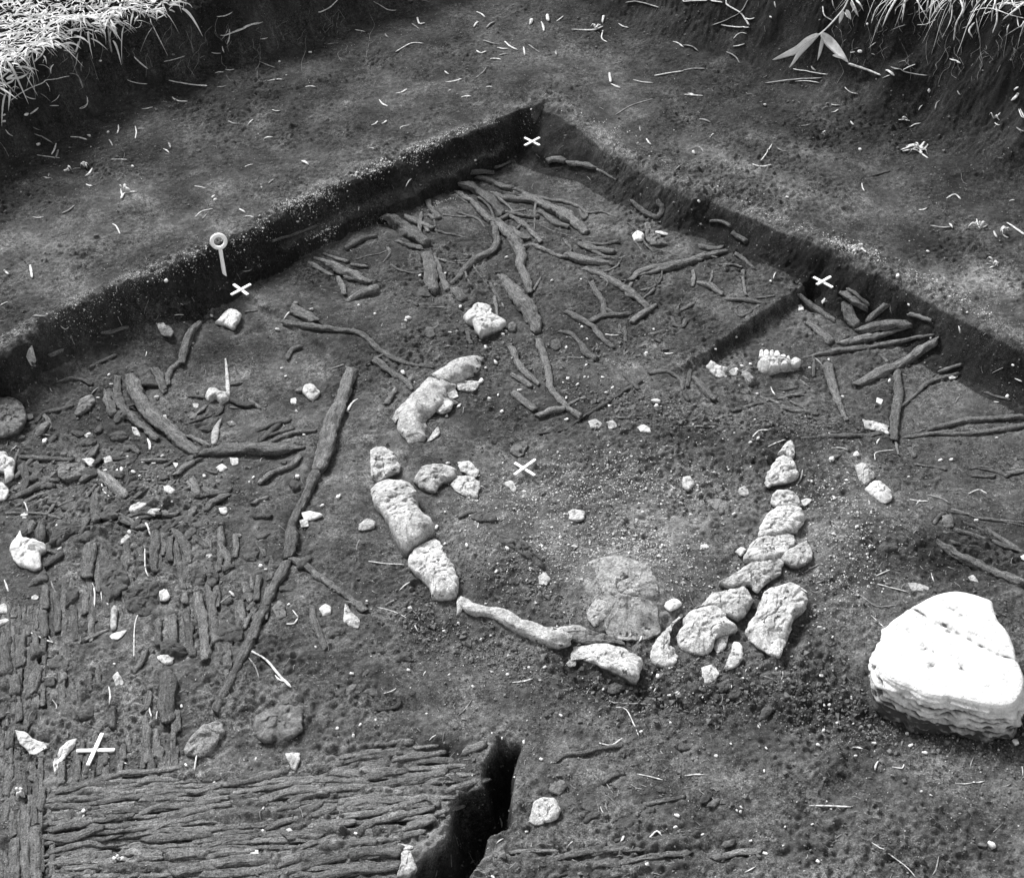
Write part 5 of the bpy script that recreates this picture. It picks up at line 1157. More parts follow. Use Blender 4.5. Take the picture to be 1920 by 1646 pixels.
soil = .050+.012*inside
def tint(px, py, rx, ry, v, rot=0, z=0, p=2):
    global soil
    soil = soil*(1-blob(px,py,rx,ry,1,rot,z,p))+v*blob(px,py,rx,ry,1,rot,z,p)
soil = np.where(inside > .9, .084, .062)+0*XX
wetb = smooth(.30, .62, np.maximum(tL-tt, -9))*(sL > -.3); wetb2 = smooth(.28, .5, tR-tt2)
soil = soil*(1-.42*np.maximum(wetb, wetb2)*bench)
sq = (uD > -.05)*(uB > -.05)*smooth(.0, -.02, vD)*smooth(0, -.02, vB)*inside       # the far square: darker, damper peat
soil = soil*(1-.22*sq)
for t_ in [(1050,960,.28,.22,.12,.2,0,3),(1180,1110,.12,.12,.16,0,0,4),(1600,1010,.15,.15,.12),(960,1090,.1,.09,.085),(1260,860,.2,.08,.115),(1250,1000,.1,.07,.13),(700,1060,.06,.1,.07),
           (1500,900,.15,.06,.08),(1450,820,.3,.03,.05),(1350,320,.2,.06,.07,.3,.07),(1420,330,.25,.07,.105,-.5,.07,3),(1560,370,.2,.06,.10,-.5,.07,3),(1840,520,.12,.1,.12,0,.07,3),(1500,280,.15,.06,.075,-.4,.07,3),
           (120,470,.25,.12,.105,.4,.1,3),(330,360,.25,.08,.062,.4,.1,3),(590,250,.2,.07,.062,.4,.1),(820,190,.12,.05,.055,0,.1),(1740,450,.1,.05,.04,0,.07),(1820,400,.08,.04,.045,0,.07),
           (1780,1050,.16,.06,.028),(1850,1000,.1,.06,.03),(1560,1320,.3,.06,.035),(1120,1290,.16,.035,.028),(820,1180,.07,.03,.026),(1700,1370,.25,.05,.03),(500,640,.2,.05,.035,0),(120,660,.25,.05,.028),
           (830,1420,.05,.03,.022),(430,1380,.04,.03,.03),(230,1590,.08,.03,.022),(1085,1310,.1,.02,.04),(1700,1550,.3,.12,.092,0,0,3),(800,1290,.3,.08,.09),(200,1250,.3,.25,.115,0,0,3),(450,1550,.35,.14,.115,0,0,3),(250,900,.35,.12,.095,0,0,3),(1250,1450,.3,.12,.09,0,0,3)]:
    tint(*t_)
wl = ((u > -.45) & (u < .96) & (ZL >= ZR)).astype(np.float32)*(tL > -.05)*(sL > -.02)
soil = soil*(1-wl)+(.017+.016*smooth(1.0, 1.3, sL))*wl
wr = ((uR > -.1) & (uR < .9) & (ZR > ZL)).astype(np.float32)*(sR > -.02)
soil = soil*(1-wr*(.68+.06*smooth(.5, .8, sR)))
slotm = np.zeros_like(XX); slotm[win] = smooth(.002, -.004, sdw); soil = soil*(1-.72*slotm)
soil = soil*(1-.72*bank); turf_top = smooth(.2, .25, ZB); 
stp = np.exp(-((vD-.0)/.008)**2)*(uD > 0)*(uD < .42)*inside; soil = soil*(1-.6*stp)  # shadow along the floor step painted into the soil colour as a strip
soil = soil*np.exp(.24*G(.07, 61)+.2*G(.028, 62)+.14*G(.012, 63)+.16*G(.0055, 66))
fleck = .02+.05*rim+.035*np.clip(crumb, 0, 1)
ledge = np.exp(-((u-.36)/.10)**2)*(sL > .1)*(sL < .85)*(tL > -.05)
for (a, b_, k_) in [(.22, .42, 1.0), (.55, .75, .9)]: pass
lipn = np.clip(G(.05, 64)*.5+.6, 0, 1.3)
fleck = fleck+rimL*.165*lipn*(sL < 1.7)*(YY < .9)+ledge*.12*lipn+rimR*.11*lipn*(YY < .9)+blob(1610,465,.08,.025,.09,-.5,.07)+blob(230,520,.2,.03,.05,.5,.1)
fleck += blob(1200,900,.12,.05,.05)+blob(1180,1080,.12,.1,.05)+blob(1590,390,.03,.02,.07,0,.07)+wl*.02
fleck = np.clip(fleck+.02*G(.04, 65), 0, .2)
soil = np.clip(soil+rim*(.02+.05*np.clip(G(.008, 68), 0, 1))+ledge*.03, .008, .3).astype(np.float32)

ny, nx = Z.shape
V = np.stack([XX.ravel(), YY.ravel(), Z.ravel()], -1)
ii = (np.arange(ny-1)[:, None]*nx+np.arange(nx-1)[None]).ravel()
Fq = np.stack([ii, ii+1, ii+nx+1, ii+nx], -1)
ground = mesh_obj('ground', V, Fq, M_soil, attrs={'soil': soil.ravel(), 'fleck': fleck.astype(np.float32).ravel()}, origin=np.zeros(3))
setp(ground, kind='structure')
del V, Fq, ii

# ------------------------------------------------------------------ branches, roots, mat rods, boards
CAT = {'branch': ('branch', 'dark peat-coated branches and roots on the trench floor'), 'mat_rod': ('rod', 'brushwood rods of the mat in the lower left'),
       'split_board': ('board', 'upright boards and splits along the left edge')}
def size_word(v, cuts, words):
    for c, w in zip(cuts, words): 
        if v < c: return w
    return words[-1]
row_no = {}
for kind, m, ps, segs, lab, n in pending:
    parts = [tube(rows, flat=.66 if kind == 'branch' else .46, rough=.24 if kind == 'branch' else .32, seed=n*13+k*5+len(kind)*101, taper=(.9, .85) if kind == 'branch' else (1, .95),
                  ns=20 if rows[:, 3].mean() > .009 else 12) for k, rows in enumerate(ps)]
    o = None
    for Vv, Q, T, Gn in parts:
        nn = fb3(Vv, 80, 3, n+3)*np.clip(ps[0][:, 3].mean()*.16, .0004, .003); Vv = Vv+np.stack([nn, nn*.6, nn], -1)
        if kind == 'mat_rod' and m == 'wood': m = 'mat'
        if o is None: o = mesh_obj(kind, Vv, [Q, T], MATS[m], attrs={'grain': Gn})
        else: mesh_obj('side_branch', Vv, [Q, T], MATS[m], attrs={'grain': Gn}, parent=o)
    rows = ps[0]; L = np.linalg.norm(np.diff(rows[:, :3], axis=0), axis=1).sum(); w = rows[:, 3].mean()*2
    chord = np.linalg.norm(rows[-1, :3]-rows[0, :3]); mid = segs[0][len(segs[0])//2][0] if len(segs[0]) > 2 else tuple((np.array(segs[0][0][0])+np.array(segs[0][-1][0]))/2)
    c, g = CAT[kind]; tone = {'dark': 'dark ', 'pale': 'pale '}.get(m, '')
    setp(o, None, c, g)
    if lab: o['label'] = lab
    else:
        ln = size_word(L, [.06, .13], ['short', 'medium', 'long']); th = size_word(w, [.011, .024], ['thin', 'stout', 'thick'])
        d = np.array(segs[0][-1][0])-np.array(segs[0][0][0]); a = abs(math.degrees(math.atan2(d[1], d[0]))) % 180
        ori = 'level' if a < 25 or a > 155 else ('upright' if 65 < a < 115 else 'slanting')
        noun = {'branch': 'stick', 'mat_rod': 'mat rod', 'split_board': 'board strip'}[kind]
        if kind == 'mat_rod': MATL.append((o, f"{ln} {th} {tone}mat rod", *mid))
        else: autolabel(o, f"{ln} {th} {tone}{ori} {noun}", *mid)

# ------------------------------------------------------------------ stones, blocks, clods
def stone_mesh(W, base, h, sq, half, seed, rough=.1, sink=.5):
    P = np.hstack([W, np.zeros((len(W), 1))]); P = np.vstack([P, P[:1]]); step = max(.0018, min(.0034, half*.12))
    Q = catmull(P, step)[:-1, :2]; n = len(Q)
    Ls = np.concatenate([np.interp(np.arange(max(2, int(math.ceil(np.linalg.norm(P[i+1, :2]-P[i, :2])/step))))/max(2, int(math.ceil(np.linalg.norm(P[i+1, :2]-P[i, :2])/step))), [0, 1], [0, 1]) for i in range(len(P)-1)])
    seg = np.concatenate([np.full(max(2, int(math.ceil(np.linalg.norm(P[i+1, :2]-P[i, :2])/step))), i) for i in range(len(P)-1)]); Lin = P[seg, :2]+(P[seg+1, :2]-P[seg, :2])*Ls[:, None]
    Q = Q*.5+Lin*.5; cen = Q.mean(0)
    # keep corners a little crisper than the spline
    prof = [(.90, -sink), (.965, -.15)]
    for a in np.linspace(8, 62, 6): r = math.radians(a); prof.append((math.cos(r)**(2/sq), math.sin(r)**(2/sq)))
    s0, z0 = prof[-1]; k = min(90, max(4, int(half*s0/.0011)))
    for i in range(1, k): f = i/k; prof.append((s0*(1-f), z0+(1-z0)*math.sin(f*math.pi/2)))
    fq = np.fft.fft((Q[:, 0]-cen[0])+1j*(Q[:, 1]-cen[1])); kk = np.abs(np.fft.fftfreq(n, 1/n)); fq *= np.exp(-(kk/2.6)**2); sm = np.fft.ifft(fq); Qs = cen+np.stack([sm.real, sm.imag], -1)
    def ring(s): b = float(smooth(.97, .45, s)); return cen+((Q-cen)*(1-b)+(Qs-cen)*b)*s
    V = np.vstack([np.hstack([ring(s), np.full((n, 1), base+h*z)]) for s, z in prof]+[[cen[0], cen[1], base+h]])
    zz = np.concatenate([np.repeat([z for s, z in prof], n), [1]])
    tilt = np.array([math.sin(seed*1.7), math.cos(seed*2.3)])*.12*sq/3
    V[:, 2] += ((V[:, :2]-cen)@tilt)*np.clip(zz, 0, 1)
    amp = rough*half*1.0; ft = 1.1/max(half, .004)
    d = np.stack([fb3(V, ft, 4, seed), fb3(V, ft, 4, seed+50), fb3(V, ft*1.1, 4, seed+90)], -1)*amp
    fac = np.abs(fb3(V, ft*.9, 2, seed+30)); az = min(amp, h*.22); V = V+d*np.array([.75, .75, az/amp]); V[:, 2] -= fac*az*1.1*np.clip(zz, 0, 1)
    hf = fb3(V, 120, 2, seed+60)*min(.0022, half*.07); V = V+np.stack([hf, -hf, hf*1.3], -1); cr = np.abs(n3(V, min(60, 2.0/half), seed+70)); V[:, 2] -= np.exp(-(cr/.05)**2)*(min(.004, half*.14) if half > .016 and sq < 3.35*1.25 else 0)*np.clip(zz, 0, 1)
    if h < half*.33: V[:, 2] += np.clip(hz(V[:, 0], V[:, 1])-base, -.03, .03)
    m_ = len(prof); i = np.arange(m_-1)[:, None]*n; j = np.arange(n)[None]; j2 = (j+1) % n
    Fq = np.stack([i+j, i+j2, i+n+j2, i+n+j], -1).reshape(-1, 4); j = j[0]; j2 = j2[0]
    Ft = np.stack([(m_-1)*n+j, (m_-1)*n+j2, np.full(n, len(V)-1)], -1)
    return V, [Fq, Ft], np.clip(.42-zz*1.3, 0, .9)
NOUN = {'dull': ('dull stone', 'pale_stone', 'stone'), 'lime': ('pale stone', 'pale_stone', 'stone'), 'white': ('white stone chip', 'stone_chip', 'stone'), 'grey': ('grey stone', 'grey_stone', 'stone'), 'bone': ('bleached bone bit', 'bone_fragment', 'bone'),
        'clod': ('soil-coated lump', 'peat_lump', 'lump'), 'pale': ('pale rotten wood chunk', 'wood_chunk', 'wood chunk')}
GRP = {'dull': 'pale weathered stones on the trench floor', 'lime': 'pale weathered stones on the trench floor', 'white': 'small white stones', 'grey': 'dull grey stones', 'bone': 'pale bone fragments', 'clod': 'soil-coated lumps', 'pale': 'pieces of pale rotten wood'}
for n, (m, W, base, h, sq, half, lab, c) in enumerate(stones):
    W = W.mean(0)+(W-W.mean(0))*(1.03 if m == 'lime' else 1.03); V, F, dirt_shade = stone_mesh(W, base, h, sq*(1.25 if m == 'lime' else 1), half, n*17+3, rough={'lime': .085, 'white': .09, 'clod': .2, 'grey': .11, 'pale': .2}.get(m, .12))
    noun, nm, cat = NOUN[m]
    o = mesh_obj(nm, V, F, MATS[m], attrs={'dirt_shade': dirt_shade}); setp(o, None, cat, GRP[m])
    if lab: o['label'] = lab
    else: autolabel(o, size_word(half, [.008, .016], ['tiny', 'small', 'fist-wide'])+' '+noun, *c)

# the long slab of the lower arc: a thick bent tube rather than an outline
def special(name, mat_, text, label, cat, group=None, lift=.2, rough=.2, flat=.85, dirt_shade=True, **kw):
    _, segs, _ = parse_line(text); ps = stick_paths(segs, lift, 1.0, Z0)
    parts = [tube(r, flat=flat, rough=rough, ns=22, seed=len(label)+k, **kw) for k, r in enumerate(ps)]; Vv, Q, T, Gn = join(parts)
    r0 = ps[0][:, 3].mean(); nn = fb3(Vv, 1.3/r0, 5, 5)*r0*.17; Vv = Vv+np.stack([nn, -nn*.5, nn], -1)
    zz = (Vv[:, 2]-Vv[:, 2].min())/max(np.ptp(Vv[:, 2]), 1e-6)
    o = mesh_obj(name, Vv, [Q, T], mat_, attrs={'dirt_shade': np.clip(.75-zz*1.3, 0, .7), 'grain': Gn}); return setp(o, label, cat, group)
special('pale_stone', M_lime, 'H 60,66,70,84,92,96,80: 660,120 720,165 850,190 980,262 1100,308 1200,335 1262,340', 'long pale slab of stone closing the lower side of the ring', 'stone', GRP['lime'], rough=.21, lift=.4, taper=(.8, .8))
special('pale_stone', M_lime, 'E 90,140,175,190,190,176,160: 412,846 398,790 402,715 432,655 480,600 525,552 560,520', 'largest cracked block of the upper arc, pointing down at the pitted column', 'stone', GRP['lime'], rough=.13, flat=.62, lift=.1, taper=(.8, 1))
special('pale_stone', M_lime, 'E 150,160,156,146,110: 560,508 610,480 655,452 705,430 752,412', 'upper tapering block of the cracked rock arc, farthest from the pitted column', 'stone', GRP['lime'], rough=.13, flat=.6, lift=.1, taper=(1, .85))
special('pale_stone', M_lime, 'H 34,40,24: 660,100 655,150 645,200', 'upturned tip of stone at the outer end of the long pale slab', 'stone', GRP['lime'])
special('pale_stone', M_lime, 'H 34,46,30: 1150,295 1280,275 1360,285', 'greyish sliver of stone behind the inner end of the long pale slab', 'stone', GRP['lime'])

# ------------------------------------------------------------------ the white boulder
top = np.array([tp('I', *q) for q in [(1262,140),(1330,105),(1400,75),(1500,58),(1600,75),(1660,95),(1708,115),(1722,165),(1745,225),(1800,290),(1838,385),(1850,440),(1875,500),(1890,560),(1882,620),(1850,680),(1800,712),(1690,712),(1560,690),(1470,668),(1420,668),(1330,650),(1260,610),(1200,588),(1120,545),(1075,490),(1056,430),(1065,370),(1105,290),(1135,225),(1200,178)]])
zb = hz(*at(1770, 1290))[0]; HBo = .075
Wt = np.array([un(a, b, zb+HBo-.004)[:2] for a, b in top])
def boulder():
    P = catmull(np.hstack([np.vstack([Wt, Wt[:1]]), np.zeros((len(Wt)+1, 1))]), .0035)[:-1, :2]; n = len(P); cen = P.mean(0)
    ang = np.arctan2(P[:, 1]-cen[1], P[:, 0]-cen[0])
    low = 1.0+.07*smooth(0, 1, -np.sin(ang))-.01                       # the side flares towards the viewer
    prof = [(.97, -.03, 0), (.99, -.006, 0), (.995, .012, 0), (1.0, .024, 0), (.99, .034, 0), (.993, .044, 0), (.983, .054, 0), (.98, .062, 0), (.975, .069, 0), (.945, .0735, 0), (.90, .0755, 0)]
    rows = []; pa = np.array(prof); tq = np.linspace(0, len(pa)-1, 46); prof = [(np.interp(a, range(len(pa)), pa[:, 0]), np.interp(a, range(len(pa)), pa[:, 1]), a) for a in tq]
    for s, z, a_ in prof:
        f = low if a_ < 7.5 else 1+(low-1)*.3
        rows.append(np.hstack([cen+(P-cen)*(s*f)[:, None], np.full((n, 1), zb+z)]))
    for s in np.linspace(.86, .03, 34): rows.append(np.hstack([cen+(P-cen)*s, np.full((n, 1), zb+.0755)]))
    V = np.vstack(rows+[[cen[0], cen[1], zb+.0755]])
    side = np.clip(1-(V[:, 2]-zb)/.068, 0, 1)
    # bedding: thin layers eaten back on the side
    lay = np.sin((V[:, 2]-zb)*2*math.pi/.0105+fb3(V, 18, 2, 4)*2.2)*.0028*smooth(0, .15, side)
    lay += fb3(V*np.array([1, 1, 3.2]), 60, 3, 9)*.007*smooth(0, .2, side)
    rad = V[:, :2]-cen; rad /= np.linalg.norm(rad, axis=1)[:, None]+1e-6; V[:, :2] += rad*lay[:, None]
    V[:, 2] += fb3(V, 7, 2, 21)*.005+fb3(V, 60, 3, 22)*.0006
    # the crack crossing the top
    C = [un(*tp('I', *q), zb+.075)[:2] for q in [(1262,150),(1330,190),(1430,240),(1520,300),(1620,355),(1700,400),(1760,425),(1840,440)]]
    d = np.full(len(V), 9.)
    for a, b in zip(C[:-1], C[1:]):
        e = b-a; t = np.clip(((V[:, :2]-a)@e)/(e@e), 0, 1); d = np.minimum(d, np.linalg.norm(V[:, :2]-a-t[:, None]*e, axis=1))
    V[:, 2] -= .005*np.exp(-(d/.0035)**2)*(V[:, 2] > zb+.06)*(.55+.45*n3(V, 40, 3))
    far = (V[:, :2]-C[2])@np.array([.5, .85]) > 0
    V[:, 2] += np.where(far & (side < .1), .002, 0)
    # little hollows in the top
    spots = 0
    for q, r, dp in [((1245,275),.007,.004),((1330,380),.009,.0025),((1390,400),.006,.004),((1355,490),.009,.004),((1380,475),.005,.005),((1535,495),.010,.002),((1480,165),.009,.0015),((1540,205),.008,.0015),((1265,300),.004,.005),((1430,250),.007,.004),((1465,285),.005,.005)]:
        c = un(*tp('I', *q), zb+.075)[:2]; spots = spots+.55*np.exp(-(np.linalg.norm(V[:, :2]-c, axis=1)/(r*.8))**2)*(V[:, 2] > zb+.06)*np.clip(.5+n3(V, 260, 4), 0, 1); V[:, 2] -= dp*np.exp(-(np.linalg.norm(V[:, :2]-c, axis=1)/r)**2)*(V[:, 2] > zb+.06)*(.6+.6*n3(V, 150, 8))
    m_ = len(rows); i = np.arange(m_-1)[:, None]*n; j = np.arange(n)[None]; j2 = (j+1) % n
    Fq = np.stack([i+j, i+j2, i+n+j2, i+n+j], -1).reshape(-1, 4); j = j[0]; j2 = j2[0]
    Ft = np.stack([(m_-1)*n+j, (m_-1)*n+j2, np.full(n, len(V)-1)], -1)
    dirt_shade = np.clip(side*1.0-.38, 0, .6)+np.clip(-lay*110+.05, 0, .8)*smooth(.08, .3, side)+np.exp(-(d/.0026)**2)*np.clip(.5+.7*n3(V, 120, 13), 0, .9)*(side < .1)+spots  # side's shade painted into the colour, with dark layers, crack and hollow stains
    o = mesh_obj('boulder', V, [Fq, Ft], M_boulder, attrs={'dirt_shade': dirt_shade}); return o
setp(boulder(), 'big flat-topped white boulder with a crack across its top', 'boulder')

# ------------------------------------------------------------------ small things laid on the finished sheet
def chip_mesh(P, r, seed, squash=.65, sub=2):
    n = 10 if r > .003 else 8; m_ = 6 if r > .003 else 5; rows = []
    for a in np.linspace(-70, 70, m_):
        t = np.arange(n)/n*2*math.pi; c = math.cos(math.radians(a)); rows.append(np.stack([np.cos(t)*c, np.sin(t)*c, np.full(n, math.sin(math.radians(a)))], -1))
    V = np.vstack(rows+[[[0, 0, -1]], [[0, 0, 1]]]); q = n3(V*.9, 1.3, seed); V = V*(1+.45*q+.28*n3(V, 2.6, seed+5))[:, None]; V = np.clip(V, -.72-.2*math.sin(seed), .78+.15*math.cos(seed*3.))
    an = seed*2.4; e = 1+.35*math.sin(seed*1.3); R2 = np.array([[math.cos(an), -math.sin(an), 0], [math.sin(an), math.cos(an), 0], [0, 0, 1]])
    V = (V*np.array([e, 1/e, squash]))@R2.T*r+P; i = np.arange(m_-1)[:, None]*n; j = np.arange(n)[None]; j2 = (j+1) % n
    Fq = np.stack([i+j, i+j2, i+n+j2, i+n+j], -1).reshape(-1, 4); j = j[0]; j2 = j2[0]; t = len(V)
    Ft = np.vstack([np.stack([np.full(n, t-2), j2, j], -1), np.stack([np.full(n, t-1), (m_-1)*n+j, (m_-1)*n+j2], -1)])
    return V, [Fq, Ft]
k = 0
for ent in PEBBLES.replace('\n', '|').split('|'):
    ent = ent.strip()
    if not ent: continue
    head, _, p = ent.partition(':'); tile, w = head.split(); x, y = [float(v) for v in p.split(',')]; px = tp(tile, x, y); sc = TILES[tile][2]
    P = hit(*px, Z); r = float(w)/sc*mpp(P); P = hit(*px, Z, lift=r*.35)
    V, F = chip_mesh(P, r*1.05, k); dull = (k*7) % 5 == 0
    o = mesh_obj('pebble', V, F, M_grey if dull and r > .0045 else M_chip); setp(o, None, 'pebble', 'small pale pebbles and chips')
    autolabel(o, ('dull ' if dull and r > .0045 else '')+size_word(r, [.0042, .006], ['tiny pale pebble', 'small pale pebble', 'pale pebble']), *px); k += 1
k = 0
for ent in STRAWS.replace('\n', '|').split('|'):
    ent = ent.strip()
    if not ent: continue
    m, segs, _ = parse_line(ent); tile = ent[0]
    if len(segs[0]) == 2:
        (a_, wa), (b_, wb) = segs[0]; dx_, dy_ = b_[0]-a_[0], b_[1]-a_[1]; jj = math.sin(k*12.9)*.10*min(1, 22/max(1, math.hypot(dx_, dy_))); segs[0] = [(a_, wa*(1, .7, .5)[k % 3]), (((a_[0]+b_[0])/2-dy_*jj, (a_[1]+b_[1])/2+dx_*jj), (wa+wb)/2), (b_, wb*(.6, 1, .8)[k % 3])]
    lift = 1.0; hang = tile in 'KL'
    rows = stick_paths(segs, lift, .80 if tile != 'L' else .9, Z, step=.008)[0]
    # stiff: do not follow every crumb, rest on the high points
    if not hang:
        zf = hz(rows[:, 0], rows[:, 1], Z)+rows[:, 3]*.7; s = np.linspace(0, 1, len(rows)); a = np.polyfit(s, zf, 1 if len(segs[0]) < 3 else 2); zl = np.polyval(a, s)
        rows[:, 2] = np.maximum(zl+np.std(zf-zl)*.6, zf-.001)
    else: rows[:, :3] -= ray(*segs[0][0][0])/np.linalg.norm(ray(*segs[0][0][0]))*(.006+.012*np.sin(np.linspace(0, 3, len(rows))))[:, None]
    Vv, Q, T, Gn = tube(rows, flat=.5, rough=.2, ns=7, seed=k, taper=((.3, .9, .6)[k % 3], (.2, .35, .85)[k % 3])); o = mesh_obj('straw', Vv, [Q, T], M_fibre if (k % 3 == 0 and max(w_ for _, w_ in segs[0]) < 5.2) else M_straw, attrs={'grain': Gn})
    L = np.linalg.norm(np.diff(rows[:, :3], axis=0), axis=1).sum(); chord = np.linalg.norm(rows[-1, :3]-rows[0, :3])
    mid = segs[0][len(segs[0])//2][0] if len(segs[0]) > 2 else tuple((np.array(segs[0][0][0])+np.array(segs[0][-1][0]))/2)
    d = np.array(segs[0][-1][0])-np.array(segs[0][0][0]); a = abs(math.degrees(math.atan2(d[1], d[0]))) % 180
    ori = 'curved' if chord < .965*L else ('level' if a < 25 or a > 155 else ('upright' if 65 < a < 115 else 'slanting'))
    setp(o, None, 'straw', 'loose straws on the ground')
    autolabel(o, size_word(L, [.025, .06], ['very short', 'short', 'long'])+' '+('broad ' if rows[:, 3].mean() > .0035 else '')+ori+(' turf blade' if hang else ' straw'), *mid); k += 1

# ------------------------------------------------------------------ white crosses, ring-topped pin
def bar(a, b, w, th, parent, name, mat_, lift=.0):
    a, b = np.array(a), np.array(b); t = (b-a)/np.linalg.norm(b-a); s = np.cross(t, [0, 0, 1.]); s /= np.linalg.norm(s); nrm = np.cross(s, t)
    L = np.linalg.norm(b-a); n = 9; rows = []
    for i in range(n):
        f = i/(n-1); c = a+(b-a)*f+nrm*lift; ww = w*(.93 if i in (0, n-1) else 1)*(1+.05*math.sin(i*2.1+L*900)); e = .0006
        for x, z in [(-1, 0), (-1, th-e), (-1+e*2/w*1.2, th), (1-e*2/w*1.2, th), (1, th-e), (1, 0)]: rows.append(c+s*x*ww/2+nrm*z)
    V = np.array(rows); F = [[i*6+j, i*6+(j+1) % 6, (i+1)*6+(j+1) % 6, (i+1)*6+j] for i in range(n-1) for j in range(6)]; 
    caps = [[0,5,4,3],[0,3,2,1],[(n-1)*6+0,(n-1)*6+1,(n-1)*6+2,(n-1)*6+3],[(n-1)*6+0,(n-1)*6+3,(n-1)*6+4,(n-1)*6+5]]
    return mesh_obj(name, V, np.array(F+caps), mat_, parent=parent, smooth_=False)
def empty(name, loc): o = bpy.data.objects.new(name, None); COL.objects.link(o); o.location = loc; o.empty_display_size = .02; return o
for tile, e, w, lab in [('B', [(1010,762),(1092,803),(1010,810),(1092,766)], 14, 'small white cross on a dark ledge in the far corner of the trench'),
                        ('A', [(1288,1570),(1366,1626),(1275,1632),(1382,1574)], 17, 'white cross at the foot of the left wall under the ring-topped pin'),
                        ('C', [(722,1530),(826,1586),(738,1576),(814,1532)], 16, 'white cross in the dark hollow at the foot of the right-hand wall'),
                        ('E', [(956,966),(1066,1034),(954,1036),(1069,952)], 17, 'white cross in the middle of the trench on the hearth'),
                        ('G', [(424,946),(632,941),(487,1031),(566,856)], 21, 'large white cross in the lower left among the boards')]:
    px = [tp(tile, *q) for q in e]; c = hit(sum(p[0] for p in px)/4, sum(p[1] for p in px)/4, Z0)
    z = max(hz(*un(*q, c[2])[:2], Z)[0] for q in px)+.0012; z = max(z, c[2]+.003); P = [un(*q, z) for q in px]; root = empty('cross_marker', (c[0], c[1], z)); setp(root, lab, 'marker', 'white cross markers')
    ww = w/TILES[tile][2]*mpp(c)*1.02
    bar(P[0], P[1], ww, .0026, root, 'arm', M_paint); bar(P[2], P[3], ww, .0026, root, 'arm', M_paint, lift=.0027)
pb = hit(*tp('A', 1236, 1508), Z); root = empty('survey_pin', pb); setp(root, 'white ring-topped pin stuck upright in the left wall', 'pin')
def on_plane(px, py, y): d = ray(px, py); t = (y-CY)/d[1]; return CP+d*t
pt = on_plane(*tp('A', 1214, 1372), pb[1]+.012); pr = on_plane(*tp('A', 1205, 1331), pb[1]+.014); sc_ = mpp(pt)/2.939
rows = catmull(np.array([[*(pb-[0, 0, .03]), 10.5*sc_], [*pb, 10.5*sc_], [*((pb+pt)/2), 9.6*sc_], [*pt, 9.6*sc_]]), .004)
rows[:, 3] = 11.5*sc_; Vv, Q, T, Gn = tube(rows, flat=1, rough=.02, ns=12, taper=(1, .9)); mesh_obj('shaft', Vv, [Q, T], M_paint, parent=root, attrs={'grain': Gn})
R_, r_ = 37*sc_, 11*sc_; nrm = CP-pr; nrm[2] *= .35; nrm /= np.linalg.norm(nrm); ex = np.cross([0, 0, 1.], nrm); ex /= np.linalg.norm(ex); ey = np.cross(nrm, ex)
tv, tf_ = [], []
for i in range(40):
    a = i/40*2*math.pi
    for j in range(12):
        b = j/12*2*math.pi; rr = R_+r_*math.cos(b); tv.append(pr+(ex*math.cos(a)+ey*math.sin(a))*rr+nrm*r_*math.sin(b)); tf_.append([i*12+j, ((i+1) % 40)*12+j, ((i+1) % 40)*12+(j+1) % 12, i*12+(j+1) % 12])
mesh_obj('ring', tv, np.array(tf_), M_paint, parent=root)

# ------------------------------------------------------------------ jaw bone with teeth, forked bone
def out_stone(tile, pts, hs, sq, mat_, name, parent, base=None, seed=1, rough=.1, up=0):
    px = np.array([tp(tile, *q) for q in pts]); c = px.mean(0); C0 = hit(*c, Z0); b0 = (C0[2] if base is None else base)+up
    W = np.array([un(a, b, b0) for a, b in px]); x, y = W[:, 0], W[:, 1]; half = math.sqrt(.5*abs(np.dot(x, np.roll(y, 1))-np.dot(y, np.roll(x, 1)))/math.pi)
    h = half*hs; W = np.array([un(a, b, b0+.4*h)[:2] for a, b in px]); V, F, dirt_shade = stone_mesh(W, b0, h, sq, half, seed, rough=rough)
    return mesh_obj(name, V, F, mat_, parent=parent, attrs={'dirt_shade': dirt_shade*.6})
c = hit(*tp('F', 510, 420), Z0); root = empty('jaw_bone', c); setp(root, 'broken animal jaw bone with a row of pale teeth', 'bone')
out_stone('F', [(410,445),(408,412),(450,385),(540,385),(600,392),(652,402),(645,428),(590,436),(550,448),(500,462),(440,462)], .8, 2.8, M_bone, 'jaw', root, seed=3)
for i, t in enumerate([[(418,385),(425,352),(438,343),(446,352),(444,388)],[(444,390),(446,352),(462,341),(476,350),(474,385)],[(474,385),(478,352),(494,345),(504,356),(502,382)],[(502,384),(508,354),(528,350),(540,368),(536,392)],[(536,400),(540,374),(556,366),(572,378),(568,405)],[(568,412),(574,382),(586,376),(592,392),(590,416)],[(470,455),(476,400),(500,380),(528,386),(536,420),(528,445)],[(540,440),(544,392),(566,384),(588,394),(586,428),(566,436)],[(590,425),(596,398),(626,390),(652,404),(648,424),(618,432)]]):
    out_stone('F', t, 1.3 if i < 6 else 1.1, 3.2, M_white, 'molar', root, base=c[2], up=.007, seed=11+i, rough=.07)
c = hit(*tp('D', 1195, 590), Z0); root = empty('forked_bone', c); setp(root, 'pale forked bone with a thin upright prong', 'bone')
out_stone('D', [(1130,592),(1145,552),(1190,550),(1222,580),(1266,590),(1258,612),(1218,632),(1190,602),(1152,618)], .9, 2.6, M_bone, 'bone_end', root, seed=4)
def part_tube(text, name, parent, mat_, lift=.5, ns=10, taper=(.7, .7), A=None):
    _, segs, _ = parse_line(text); r = stick_paths(segs, lift, 1, Z if A is None else A)[0]; Vv, Q, T, Gn = tube(r, flat=.8, rough=.14, ns=ns, seed=len(name), taper=taper)
    return mesh_obj(name, Vv, [Q, T], mat_, parent=parent, attrs={'grain': Gn})
part_tube('D 9,16,24,22: 1242,388 1248,440 1254,520 1258,592', 'prong', root, M_bone)
